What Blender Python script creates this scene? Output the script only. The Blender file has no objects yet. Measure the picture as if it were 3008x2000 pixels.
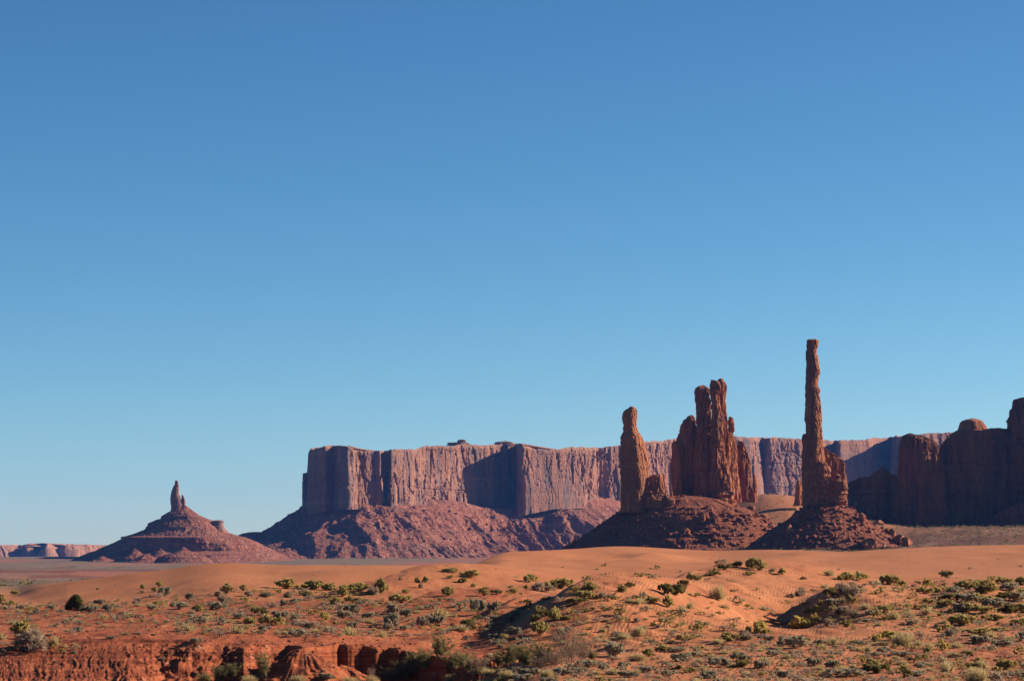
import bpy, math, random
import numpy as np
from mathutils import Vector, Euler

# ------------------------------------------------------------------ camera
ZC = 100.0                      # camera height (m above datum)
F = 8000.0                      # focal length in photo pixels
HOR = 1610.0                    # photo row of the horizon
PITCH = math.atan((HOR-1000.0)/F)
scene = bpy.context.scene
col = scene.collection
cam_d = bpy.data.cameras.new('camera'); cam = bpy.data.objects.new('camera', cam_d); col.objects.link(cam)
cam.location = (0, 0, ZC); cam.rotation_euler = (math.pi/2 + PITCH, 0, 0)
cam_d.sensor_width = 36.0; cam_d.lens = 36.0*F/3008.0
cam_d.clip_start = 0.5; cam_d.clip_end = 60000.0
scene.camera = cam

# ------------------------------------------------------------------ light
SUN_EL, SUN_AZ = math.radians(22.0), math.radians(74.5)      # azimuth clockwise from view direction (+Y)
world = bpy.data.worlds.new('World'); scene.world = world; world.use_nodes = True
wn = world.node_tree; wn.nodes.clear()
sky = wn.nodes.new('ShaderNodeTexSky'); sky.sky_type = 'NISHITA'; sky.sun_disc = False
sky.sun_elevation = SUN_EL; sky.sun_rotation = SUN_AZ
sky.altitude = 0; sky.air_density = 0.6; sky.dust_density = 0.15; sky.ozone_density = 8.0
bg = wn.nodes.new('ShaderNodeBackground'); bg.inputs['Strength'].default_value = 0.053
wo = wn.nodes.new('ShaderNodeOutputWorld')
# sky colour response of the camera (per channel power and gain on the physical sky)
sep = wn.nodes.new('ShaderNodeSeparateColor'); tint = wn.nodes.new('ShaderNodeCombineColor')
wn.links.new(sky.outputs[0], sep.inputs[0])
for k, (g0, p_, g1) in enumerate(((0.1383, 1.45, 2.39), (0.1371, 1.2, 1.33), (0.1152, 1.0, 1.0))):
    a_ = wn.nodes.new('ShaderNodeMath'); a_.operation = 'MULTIPLY'; a_.inputs[1].default_value = g0
    b_ = wn.nodes.new('ShaderNodeMath'); b_.operation = 'POWER'; b_.inputs[1].default_value = p_
    c_ = wn.nodes.new('ShaderNodeMath'); c_.operation = 'MULTIPLY'; c_.inputs[1].default_value = g1/0.1217
    wn.links.new(sep.outputs[k], a_.inputs[0]); wn.links.new(a_.outputs[0], b_.inputs[0]); wn.links.new(b_.outputs[0], c_.inputs[0])
    wn.links.new(c_.outputs[0], tint.inputs[k])
wn.links.new(tint.outputs[0], bg.inputs[0]); wn.links.new(bg.outputs[0], wo.inputs[0])
sun_d = bpy.data.lights.new('sun', 'SUN'); sun_d.energy = 5.0; sun_d.angle = math.radians(0.53)
sun_d.color = (1.0, 0.84, 0.68)
sun = bpy.data.objects.new('sun', sun_d); col.objects.link(sun)
sdir = Vector((math.sin(SUN_AZ)*math.cos(SUN_EL), math.cos(SUN_AZ)*math.cos(SUN_EL), math.sin(SUN_EL)))
sun.rotation_euler = sdir.to_track_quat('Z', 'Y').to_euler()
sun.location = (200, 0, 400)
scene.view_settings.view_transform = 'Standard'
scene.view_settings.look = 'None'
scene.view_settings.exposure = 1.2
scene.view_settings.gamma = 1.0
scene.cycles.max_bounces = 5
scene.cycles.diffuse_bounces = 2
scene.cycles.volume_bounces = 0
scene.cycles.transparent_max_bounces = 8

CT, ST = math.cos(PITCH), math.sin(PITCH)

def W(px, py, D):
    """world point at distance D (along +Y) seen at photo pixel px,py"""
    px = np.asarray(px, float); v = 1000.0-np.asarray(py, float); D = np.asarray(D, float)
    yr = CT*F - ST*v; zr = ST*F + CT*v
    return (px-1504.0)/yr*D, D+0*px, ZC + zr/yr*D

def Zat(py, D):
    return W(1504.0, py, D)[2]

def PX(x, y, z):
    """photo pixel of a world point"""
    dz = z-ZC
    f = CT*y + ST*dz; u = -ST*y + CT*dz
    return 1504.0 + x/f*F, 1000.0 - u/f*F

# ------------------------------------------------------------------ noise
def _h(ix, iy, iz, s):
    h = (ix.astype(np.int64)*374761393 + iy.astype(np.int64)*668265263 + iz.astype(np.int64)*2147483647 + s*974634777) & 0xFFFFFFFF
    h = ((h ^ (h >> 13))*1274126177) & 0xFFFFFFFF
    h = ((h ^ (h >> 15))*2246822519) & 0xFFFFFFFF
    h ^= h >> 16
    return (h & 0xFFFFFF)/16777215.0

def vn(x, y, z=None, s=0):
    x = np.asarray(x, float); y = np.asarray(y, float)
    z = np.zeros_like(x) if z is None else np.asarray(z, float)
    ix, iy, iz = np.floor(x), np.floor(y), np.floor(z)
    fx, fy, fz = x-ix, y-iy, z-iz
    fx = fx*fx*fx*(fx*(fx*6-15)+10); fy = fy*fy*fy*(fy*(fy*6-15)+10); fz = fz*fz*fz*(fz*(fz*6-15)+10)
    r = 0
    for a in (0, 1):
        for b in (0, 1):
            for c in (0, 1):
                w = (fx if a else 1-fx)*(fy if b else 1-fy)*(fz if c else 1-fz)
                r = r + w*_h(ix+a, iy+b, iz+c, s)
    return r*2-1

def fbm(x, y, z=None, s=0, o=4, g=0.5):
    r = 0; a = 1; t = 0
    z = np.zeros_like(np.asarray(x, float)) if z is None else z
    for i in range(o):
        r = r + a*vn(x*2**i+17.3*i, y*2**i-9.1*i, z*2**i+5.7*i, s+i); t += a; a *= g
    return r/t*1.6

def ridged(x, y, z=None, s=0, o=4):
    r = 0; a = 1; t = 0
    z = np.zeros_like(np.asarray(x, float)) if z is None else z
    for i in range(o):
        r = r + a*(1-np.abs(vn(x*2**i+7.3*i, y*2**i-3.1*i, z*2**i, s+i))*1.6); t += a; a *= 0.5
    return r/t

def worley(x, y, z, s=0):
    """nearest distance, second distance, random id of the nearest cell"""
    ix, iy, iz = np.floor(x), np.floor(y), np.floor(z)
    d1 = np.full(x.shape, 9.0); d2 = np.full(x.shape, 9.0); rid = np.zeros(x.shape)
    for a in (-1, 0, 1):
        for b in (-1, 0, 1):
            for c in (-1, 0, 1):
                cx, cy, cz = ix+a, iy+b, iz+c
                qx = cx+_h(cx, cy, cz, s+1)-x; qy = cy+_h(cx, cy, cz, s+2)-y; qz = cz+_h(cx, cy, cz, s+3)-z
                d = qx*qx+qy*qy+qz*qz
                n = d < d1
                d2 = np.where(n, d1, np.minimum(d2, d)); rid = np.where(n, _h(cx, cy, cz, s+4), rid); d1 = np.where(n, d, d1)
    return np.sqrt(d1), np.sqrt(d2), rid

def ss(a, b, x):
    t = np.clip((np.asarray(x, float)-a)/(b-a), 0, 1); return t*t*(3-2*t)

def interp(t, xs, ys):
    return np.interp(t, xs, ys)

# ------------------------------------------------------------------ materials
class NT:
    def __init__(s, name):
        s.m = bpy.data.materials.new(name); s.m.use_nodes = True
        s.t = s.m.node_tree; s.b = s.t.nodes['Principled BSDF']
        s.b.inputs['Roughness'].default_value = 0.92
        s.b.inputs['Specular IOR Level'].default_value = 0.12
        s.geo = s.t.nodes.new('ShaderNodeNewGeometry')
    def L(s, a, b): s.t.links.new(a, b)
    def mapping(s, scale, src=None, rot=(0, 0, 0)):
        n = s.t.nodes.new('ShaderNodeMapping'); n.inputs['Scale'].default_value = scale; n.inputs['Rotation'].default_value = rot
        s.L(src or s.geo.outputs['Position'], n.inputs['Vector']); return n.outputs[0]
    def noise(s, vec, scale=1.0, detail=5, rough=0.55, dist=0.0):
        n = s.t.nodes.new('ShaderNodeTexNoise'); n.inputs['Scale'].default_value = scale
        n.inputs['Detail'].default_value = detail; n.inputs['Roughness'].default_value = rough
        n.inputs['Distortion'].default_value = dist
        s.L(vec, n.inputs['Vector']); return n.outputs['Fac']
    def vor(s, vec, scale=1.0, out='Color', feature='F1'):
        n = s.t.nodes.new('ShaderNodeTexVoronoi'); n.feature = feature; n.inputs['Scale'].default_value = scale
        s.L(vec, n.inputs['Vector']); return n.outputs[out]
    def ramp(s, fac, stops):
        n = s.t.nodes.new('ShaderNodeValToRGB'); e = n.color_ramp.elements
        while len(e) < len(stops): e.new(0.5)
        for k, (p, c) in enumerate(stops):
            e[k].position = p; e[k].color = (c[0], c[1], c[2], 1) if isinstance(c, tuple) else (c, c, c, 1)
        s.L(fac, n.inputs[0]); return n.outputs[0]
    def mix(s, fac, a, b, mode='MIX'):
        n = s.t.nodes.new('ShaderNodeMix'); n.data_type = 'RGBA'; n.blend_type = mode
        for v, i in ((fac, 0), (a, 6), (b, 7)):
            if isinstance(v, (int, float)): n.inputs[i].default_value = v
            elif isinstance(v, tuple): n.inputs[i].default_value = (v[0], v[1], v[2], 1)
            else: s.L(v, n.inputs[i])
        return n.outputs[2]
    def math(s, op, a, b=0.0):
        n = s.t.nodes.new('ShaderNodeMath'); n.operation = op
        for v, i in ((a, 0), (b, 1)):
            if isinstance(v, (int, float)): n.inputs[i].default_value = v
            else: s.L(v, n.inputs[i])
        return n.outputs[0]
    def attr(s, name):
        n = s.t.nodes.new('ShaderNodeAttribute'); n.attribute_name = name; return n.outputs['Fac']
    def bump(s, h, dist, strength=1.0):
        n = s.t.nodes.new('ShaderNodeBump'); n.inputs['Distance'].default_value = dist; n.inputs['Strength'].default_value = strength
        s.L(h, n.inputs['Height']); s.L(n.outputs[0], s.b.inputs['Normal'])
    def base(s, c):
        if isinstance(c, tuple): s.b.inputs['Base Color'].default_value = (c[0], c[1], c[2], 1)
        else: s.L(c, s.b.inputs['Base Color'])

def rock_material(name, red, varnish, pale, m, bumpd, streak=1.0):
    """cliff sandstone; m = typical feature size in metres"""
    n = NT(name)
    big = n.noise(n.mapping((1/m/6, 1/m/6, 1/m/12)), 1, 4, 0.6)
    stk = n.noise(n.mapping((1/m/1.2, 1/m/1.2, 1/m/14)), 1, 5, 0.65, 0.6)
    lay = n.noise(n.mapping((1/m/30, 1/m/30, 1/m/0.8)), 1, 3, 0.6)
    fine = n.noise(n.mapping((1/m, 1/m, 1/m)), 4, 5, 0.7)
    c = n.mix(n.ramp(big, [(0.38, 0.0), (0.62, 1.0)]), red, tuple(0.78*v for v in red))
    f = n.math('MULTIPLY', n.ramp(stk, [(0.47, 0.0), (0.60, 1.0)]), n.ramp(big, [(0.35, 0.25), (0.6, 1.0)]))
    c = n.mix(n.math('MULTIPLY', f, 0.85*streak), c, varnish)
    c = n.mix(n.math('MULTIPLY', n.ramp(stk, [(0.30, 1.0), (0.42, 0.0)]), 0.6), c, pale)
    c = n.mix(n.math('MULTIPLY', n.ramp(lay, [(0.55, 0.0), (0.68, 1.0)]), 0.25), c, pale)
    c = n.mix(0.5, c, n.ramp(fine, [(0.3, 0.55), (0.7, 1.35)]), 'MULTIPLY')
    n.base(c)
    h = n.math('ADD', n.math('MULTIPLY', fine, 0.6), n.noise(n.mapping((1/m*1.5, 1/m*1.5, 1/m*0.25)), 1, 5, 0.65))
    n.bump(h, bumpd)
    return n.m

def talus_material(name, red, dark, pale, m, bumpd):
    n = NT(name)
    big = n.noise(n.mapping((1/m/8, 1/m/8, 1/m/4)), 1, 4, 0.6)
    lay = n.noise(n.mapping((1/m/40, 1/m/40, 1/m/1.6)), 1, 4, 0.6)
    v = n.vor(n.mapping((1/m, 1/m, 1/m)), 1.6)
    vs = n.vor(n.mapping((1/m, 1/m, 1/m)), 4.0)
    fine = n.noise(n.mapping((1/m, 1/m, 1/m)), 5, 5, 0.75)
    c = n.mix(n.ramp(big, [(0.4, 0.0), (0.6, 1.0)]), red, tuple(0.75*k for k in red))
    c = n.mix(n.ramp(lay, [(0.5, 0.0), (0.66, 0.6)]), c, dark)
    c = n.mix(n.ramp(v, [(0.62, 0.0), (0.8, 0.55)]), c, pale)
    c = n.mix(n.ramp(vs, [(0.7, 0.0), (0.85, 0.5)]), c, dark)
    c = n.mix(0.5, c, n.ramp(fine, [(0.3, 0.5), (0.7, 1.4)]), 'MULTIPLY')
    n.base(c)
    h = n.math('ADD', fine, n.math('MULTIPLY', n.vor(n.mapping((1/m, 1/m, 1/m)), 2.0, 'Distance'), 0.8))
    n.bump(h, bumpd)
    return n.m

M_far = rock_material('far_cliff_rock', (0.386, 0.185, 0.113), (0.168, 0.101, 0.084), (0.470, 0.277, 0.185), 22, 10, 0.6)
M_mesa = rock_material('mesa_rock', (0.275, 0.125, 0.080), (0.105, 0.075, 0.072), (0.44, 0.245, 0.150), 14, 4, 1.05)
M_near = rock_material('spire_rock', (0.353, 0.126, 0.052), (0.143, 0.071, 0.046), (0.462, 0.210, 0.097), 3.2, 1.1, 0.75)
M_tal_f = talus_material('mesa_talus', (0.277, 0.097, 0.057), (0.143, 0.063, 0.046), (0.386, 0.193, 0.126), 9, 3.5)
M_tal_n = talus_material('spire_talus', (0.235, 0.070, 0.034), (0.115, 0.036, 0.022), (0.36, 0.155, 0.085), 2.0, 0.5)
M_dark = rock_material('shade_darkened_rock', (0.20, 0.076, 0.038), (0.09, 0.046, 0.034), (0.27, 0.118, 0.058), 4.5, 1.2, 0.8)  # darker rock for the right-hand cliffs; their shade is partly painted into the colour
M_cap = talus_material('mesa_cap', (0.319, 0.168, 0.105), (0.185, 0.118, 0.076), (0.403, 0.260, 0.168), 7, 2.5)

def ground_material():
    n = NT('desert_ground')
    P = n.geo.outputs['Position']
    red, scrub, face, rim = n.attr('red'), n.attr('plain'), n.attr('face'), n.attr('rubble')
    # wind-blown sand
    a = n.noise(n.mapping((0.03, 0.012, 0.03)), 1, 4)
    b = n.noise(n.mapping((1.2, 0.35, 1.2)), 1, 6, 0.7)
    sand = n.mix(n.ramp(a, [(0.35, 0.0), (0.65, 1.0)]), (0.375, 0.143, 0.058), (0.332, 0.120, 0.047))
    sand = n.mix(0.5, sand, n.ramp(b, [(0.3, 0.82), (0.7, 1.14)]), 'MULTIPLY')
    litter = n.noise(n.mapping((1.6, 0.6, 1.6)), 1, 3, 0.6)
    sand = n.mix(n.math('MULTIPLY', n.ramp(litter, [(0.66, 0.0), (0.72, 1.0)]), 0.35), sand, (0.17, 0.08, 0.04))
    crust = n.noise(n.mapping((0.22, 0.07, 0.22)), 1, 5, 0.7, 0.8)
    sand = n.mix(n.math('MULTIPLY', n.ramp(crust, [(0.55, 0.0), (0.66, 1.0)]), 0.45), sand, (0.27, 0.085, 0.034))
    # red soil of the bank and flats
    s = n.noise(n.mapping((0.9, 0.5, 2.0)), 1, 6, 0.7)
    s2 = n.vor(n.mapping((2.2, 1.3, 2.2)), 1.0)
    soil = n.mix(n.ramp(s, [(0.35, 0.0), (0.65, 1.0)]), (0.230, 0.058, 0.024), (0.310, 0.092, 0.038))
    soil = n.mix(n.ramp(s2, [(0.86, 0.0), (0.92, 0.55)]), soil, (0.40, 0.23, 0.14))
    lay = n.noise(n.mapping((0.03, 0.03, 5.0)), 1, 3, 0.6)
    bank = n.mix(n.ramp(lay, [(0.45, 0.0), (0.6, 0.8)]), soil, (0.15, 0.034, 0.015))
    soil = n.mix(face, soil, bank)
    c = n.mix(red, sand, soil)
    # distant plain: scrub speckle over pinkish soil, red patches
    pa = n.noise(n.mapping((0.0032, 0.0010, 0.01)), 1, 5, 0.6, 0.5)
    pb = n.noise(n.mapping((0.05, 0.012, 0.05)), 1, 5, 0.75)
    pc = n.noise(n.mapping((0.30, 0.06, 0.3)), 1, 3, 0.8)
    soil2 = n.mix(n.ramp(pa, [(0.50, 0.0), (0.60, 1.0)]), (0.21, 0.105, 0.062), (0.28, 0.092, 0.046))
    green = n.mix(n.ramp(pb, [(0.35, 0.0), (0.65, 1.0)]), (0.10, 0.085, 0.05), (0.16, 0.125, 0.075))
    cov = n.math('ADD', n.math('MULTIPLY', n.ramp(pa, [(0.44, 1.0), (0.60, 0.15)]), 0.75), n.math('MULTIPLY', n.math('SUBTRACT', pb, 0.5), 1.6))
    pl = n.mix(cov, soil2, green)
    pl = n.mix(n.math('MULTIPLY', n.attr('green'), 0.85), pl, n.mix(n.ramp(pb, [(0.4, 0.0), (0.6, 1.0)]), (0.060, 0.058, 0.026), (0.14, 0.105, 0.055)))
    pl = n.mix(0.7, pl, n.ramp(pc, [(0.35, 0.6), (0.62, 1.25)]), 'MULTIPLY')
    c = n.mix(scrub, c, pl)
    # stony slopes round the foot of the spires
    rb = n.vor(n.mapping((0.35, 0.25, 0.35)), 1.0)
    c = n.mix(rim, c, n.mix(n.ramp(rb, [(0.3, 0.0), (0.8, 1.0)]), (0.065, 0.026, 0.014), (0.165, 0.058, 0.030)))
    n.base(c)
    wv = n.t.nodes.new('ShaderNodeTexWave'); wv.inputs['Scale'].default_value = 0.9; wv.inputs['Distortion'].default_value = 9.0; wv.inputs['Detail'].default_value = 3.0; wv.inputs['Detail Scale'].default_value = 0.6
    n.L(n.mapping((1.0, 0.35, 1.0), rot=(0, 0, 0.35)), wv.inputs['Vector']); rip = wv.outputs['Fac']
    n.bump(n.math('ADD', n.math('MULTIPLY', b, 0.35), n.math('ADD', n.math('MULTIPLY', n.math('MULTIPLY', rip, n.ramp(crust, [(0.40, 1.0), (0.55, 0.15)])), n.math('MULTIPLY', n.math('SUBTRACT', 1.0, red), 0.10)), n.math('MULTIPLY', n.math('MULTIPLY', s, red), 1.6))), 0.22)
    return n.m

# ------------------------------------------------------------------ object helpers
def mesh_obj(name, V, Fq, mat, parent=None, smooth=False, attrs=None, link=True, loc=None):
    """V (n,3) array, Fq (m,4) or (m,3) int array"""
    me = bpy.data.meshes.new(name)
    V = np.ascontiguousarray(V, dtype=np.float32); Fq = np.ascontiguousarray(Fq, dtype=np.int32)
    if loc is not None: V = V - np.array(loc, dtype=np.float32)
    k = Fq.shape[1]
    me.vertices.add(len(V)); me.vertices.foreach_set('co', V.ravel())
    me.loops.add(Fq.size); me.loops.foreach_set('vertex_index', Fq.ravel())
    me.polygons.add(len(Fq)); me.polygons.foreach_set('loop_start', np.arange(len(Fq), dtype=np.int32)*k)
    me.polygons.foreach_set('loop_total', np.full(len(Fq), k, dtype=np.int32))
    me.polygons.foreach_set('use_smooth', np.full(len(Fq), smooth, dtype=bool))
    if mat: me.materials.append(mat)
    if attrs:
        for an, av in attrs.items():
            a = me.attributes.new(an, 'FLOAT', 'POINT'); a.data.foreach_set('value', np.ascontiguousarray(av, dtype=np.float32))
    me.update(calc_edges=True)
    me.validate()
    o = bpy.data.objects.new(name, me)
    if link: col.objects.link(o)
    if loc is not None and parent is None: o.location = loc
    if parent: o.parent = parent
    return o

def tag(o, label=None, cat=None, group=None, kind=None):
    if label: o['label'] = label
    if cat: o['category'] = cat
    if group: o['group'] = group
    if kind: o['kind'] = kind
    return o

def empty(name, loc, label, cat, group=None):
    e = bpy.data.objects.new(name, None); e.empty_display_size = 1.0; e.location = loc; col.objects.link(e)
    return tag(e, label, cat, group)

def grid_faces(nr, nc, closed=False):
    r = np.arange(nr-1)[:, None]; c = np.arange(nc if closed else nc-1)[None, :]
    c2 = (c+1) % nc
    return np.stack([r*nc+c, r*nc+c2, (r+1)*nc+c2, (r+1)*nc+c], -1).reshape(-1, 4)

def rock_disp(x, y, z, m, amp, s, flute=1.0, block=1.0, strata=0.4, lay=None):
    """outward displacement (m) of a rock face; m = feature size"""
    wx = x+0.25*m*vn(x/m/2, y/m/2, z/m/2, s+61); wy = y+0.25*m*vn(x/m/2, y/m/2, z/m/2, s+62)
    d = 0.6*fbm(x/m/3, y/m/3, z/m/7, s, 3)+0.12*fbm(x/m*1.5, y/m*1.5, z/m*1.5, s+3, 2)
    if flute:
        r = ridged(wx/m/1.3, wy/m/1.3, z/m/11, s+5, 3)
        d = d + flute*(np.clip(1.1-r, 0, 1)*-1.3+0.3)
    if block:
        a1, a2, rid = worley(wx/m/1.3, wy/m/1.3, z/m/5.5, s+9)       # tall joint-bounded slabs
        b1, b2, rid2 = worley(wx/m/0.6, wy/m/0.6, z/m/2.6, s+19)
        d = d + block*((rid-0.5)*1.35+(rid2-0.5)*0.5)
        d = d - block*(0.9*np.clip(1-(a2-a1)/0.09, 0, 1)+0.3*np.clip(1-(b2-b1)/0.10, 0, 1))
    if strata:
        zz = (lay if lay is not None else z)/m+0.15*vn(x/m/6, y/m/6, z/m/6, s+33)
        d = d + strata*(vn(zz*1.1, 0*z+3.1, x/m/25, s+31)+0.6*vn(zz*2.7, 0*z+1.1, x/m/12, s+32))
        q = np.abs(vn(zz*0.55, 0*z+7.7, x/m/40, s+34))
        d = d - (0.35+strata)*np.clip(1-q/0.05, 0, 1)                   # bedding partings
    return d*amp

def loft(name, D, table, mat, parent, m, amp, s=0, depth=1.0, nseg=120, dy=1.5, sq=2.4, flute=1.0, block=1.0,
         strata=0.4, rot=0.0, ledge=None, dtable=None, edge=1.0, push=0.0, boulder=0.0, patch=False):
    """rock body built ring by ring: table rows (y, left x, right x) in photo pixels at distance D"""
    t = np.array(table, float)
    ys = np.arange(t[0, 0], t[-1, 0]+dy*0.5, dy)
    xl = np.interp(ys, t[:, 0], t[:, 1]); xr = np.interp(ys, t[:, 0], t[:, 2])
    th = np.linspace(0, 2*math.pi, nseg, endpoint=False)
    c, sn = np.cos(th), np.sin(th)
    rr = 1.0/(np.abs(c)**sq+np.abs(sn)**sq)**(1.0/sq)
    ux, uy = rr*c, rr*sn
    if rot:
        qx = ux*math.cos(rot)-uy*math.sin(rot); qy = ux*math.sin(rot)+uy*math.cos(rot)
        sc = np.abs(qx).max(); ux, uy = qx/sc, qy/sc
        c, sn = c*math.cos(rot)-sn*math.sin(rot), c*math.sin(rot)+sn*math.cos(rot)
    x0, _, z0 = W((xl+xr)/2, ys, D)
    a = (xr-xl)/2*D/F
    b = a*depth if dtable is None else np.interp(ys, [q[0] for q in dtable], [q[1] for q in dtable])*D/F
    X = x0[:, None]+a[:, None]*ux[None]
    Y = D + push + b[:, None]*uy[None]
    Z = np.repeat(z0[:, None], nseg, 1)
    nx = np.sign(c)*np.abs(c)**1.2/np.maximum(a[:, None], 0.3); ny = np.sign(sn)*np.abs(sn)**1.2/np.maximum(b[:, None], 0.3)
    nn = np.sqrt(nx*nx+ny*ny)+1e-6; nx, ny = nx/nn, ny/nn
    d = rock_disp(X, Y, Z, m, amp, s, flute, block, strata)
    if patch: d = d*np.clip(0.55+1.1*fbm(X/m/7, Y/m/7, Z/m/5, s+80, 3), 0.18, 1.4)
    if boulder:
        f1, f2, rid = worley(X/m/1.1, Y/m/1.1, Z/m/1.1, s+40)
        d = d + boulder*np.where(rid > 0.62, np.clip(0.55-f1, 0, 1)*2.2*(rid-0.3), 0)
        f1, f2, rid = worley(X/m/0.5, Y/m/0.5, Z/m/0.5, s+44)
        d = d + boulder*0.5*np.where(rid > 0.5, np.clip(0.55-f1, 0, 1)*2*(rid-0.2), 0)
    d = np.minimum(d, 0.45*np.minimum(a, b+1)[:, None]+0.3*m*0)   # keep thin tops in shape
    d = np.maximum(d, -0.45*np.minimum(a, b+1)[:, None])
    # keep the outline close to the traced one: shift by the mean
    X = X+nx*d*edge; Y = Y+ny*d
    # close the top with shrinking rings
    V = [np.stack([X, Y, Z], -1).reshape(-1, 3)]
    tops = []
    for k, (sc, up) in enumerate(((0.0, 0.10), (0.35, 0.09), (0.7, 0.06))):
        cx, cy = X[0].mean(), Y[0].mean()
        q = np.stack([cx+(X[0]-cx)*sc, cy+(Y[0]-cy)*sc, Z[0]+up*a[0]*2+0.12*m*fbm(X[0]*sc/m, Y[0]*sc/m, None, s+70)*sc], -1)
        tops.append(q)
    V = np.concatenate(tops+V)
    Fq = grid_faces(len(ys)+3, nseg, True)
    Fq = Fq[:, ::-1]
    return mesh_obj(name, V, Fq, mat, parent, smooth=False, loc=tuple(parent.location) if parent else None)

def polyline(pts, n, rec=1.0):
    """resample (px,D,...) rows; returns world x,y and all columns at n stations"""
    p = np.array(pts, float)
    if rec != 1.0: p[:, 1] = 5200+(p[:, 1]-5200)*rec
    x = (p[:, 0]-1504)/F*p[:, 1]; y = p[:, 1]
    L = np.concatenate([[0], np.cumsum(np.hypot(np.diff(x), np.diff(y)))])
    s = np.linspace(0, L[-1], n)
    out = [np.interp(s, L, x), np.interp(s, L, y)]
    return out[0], out[1], s

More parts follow.
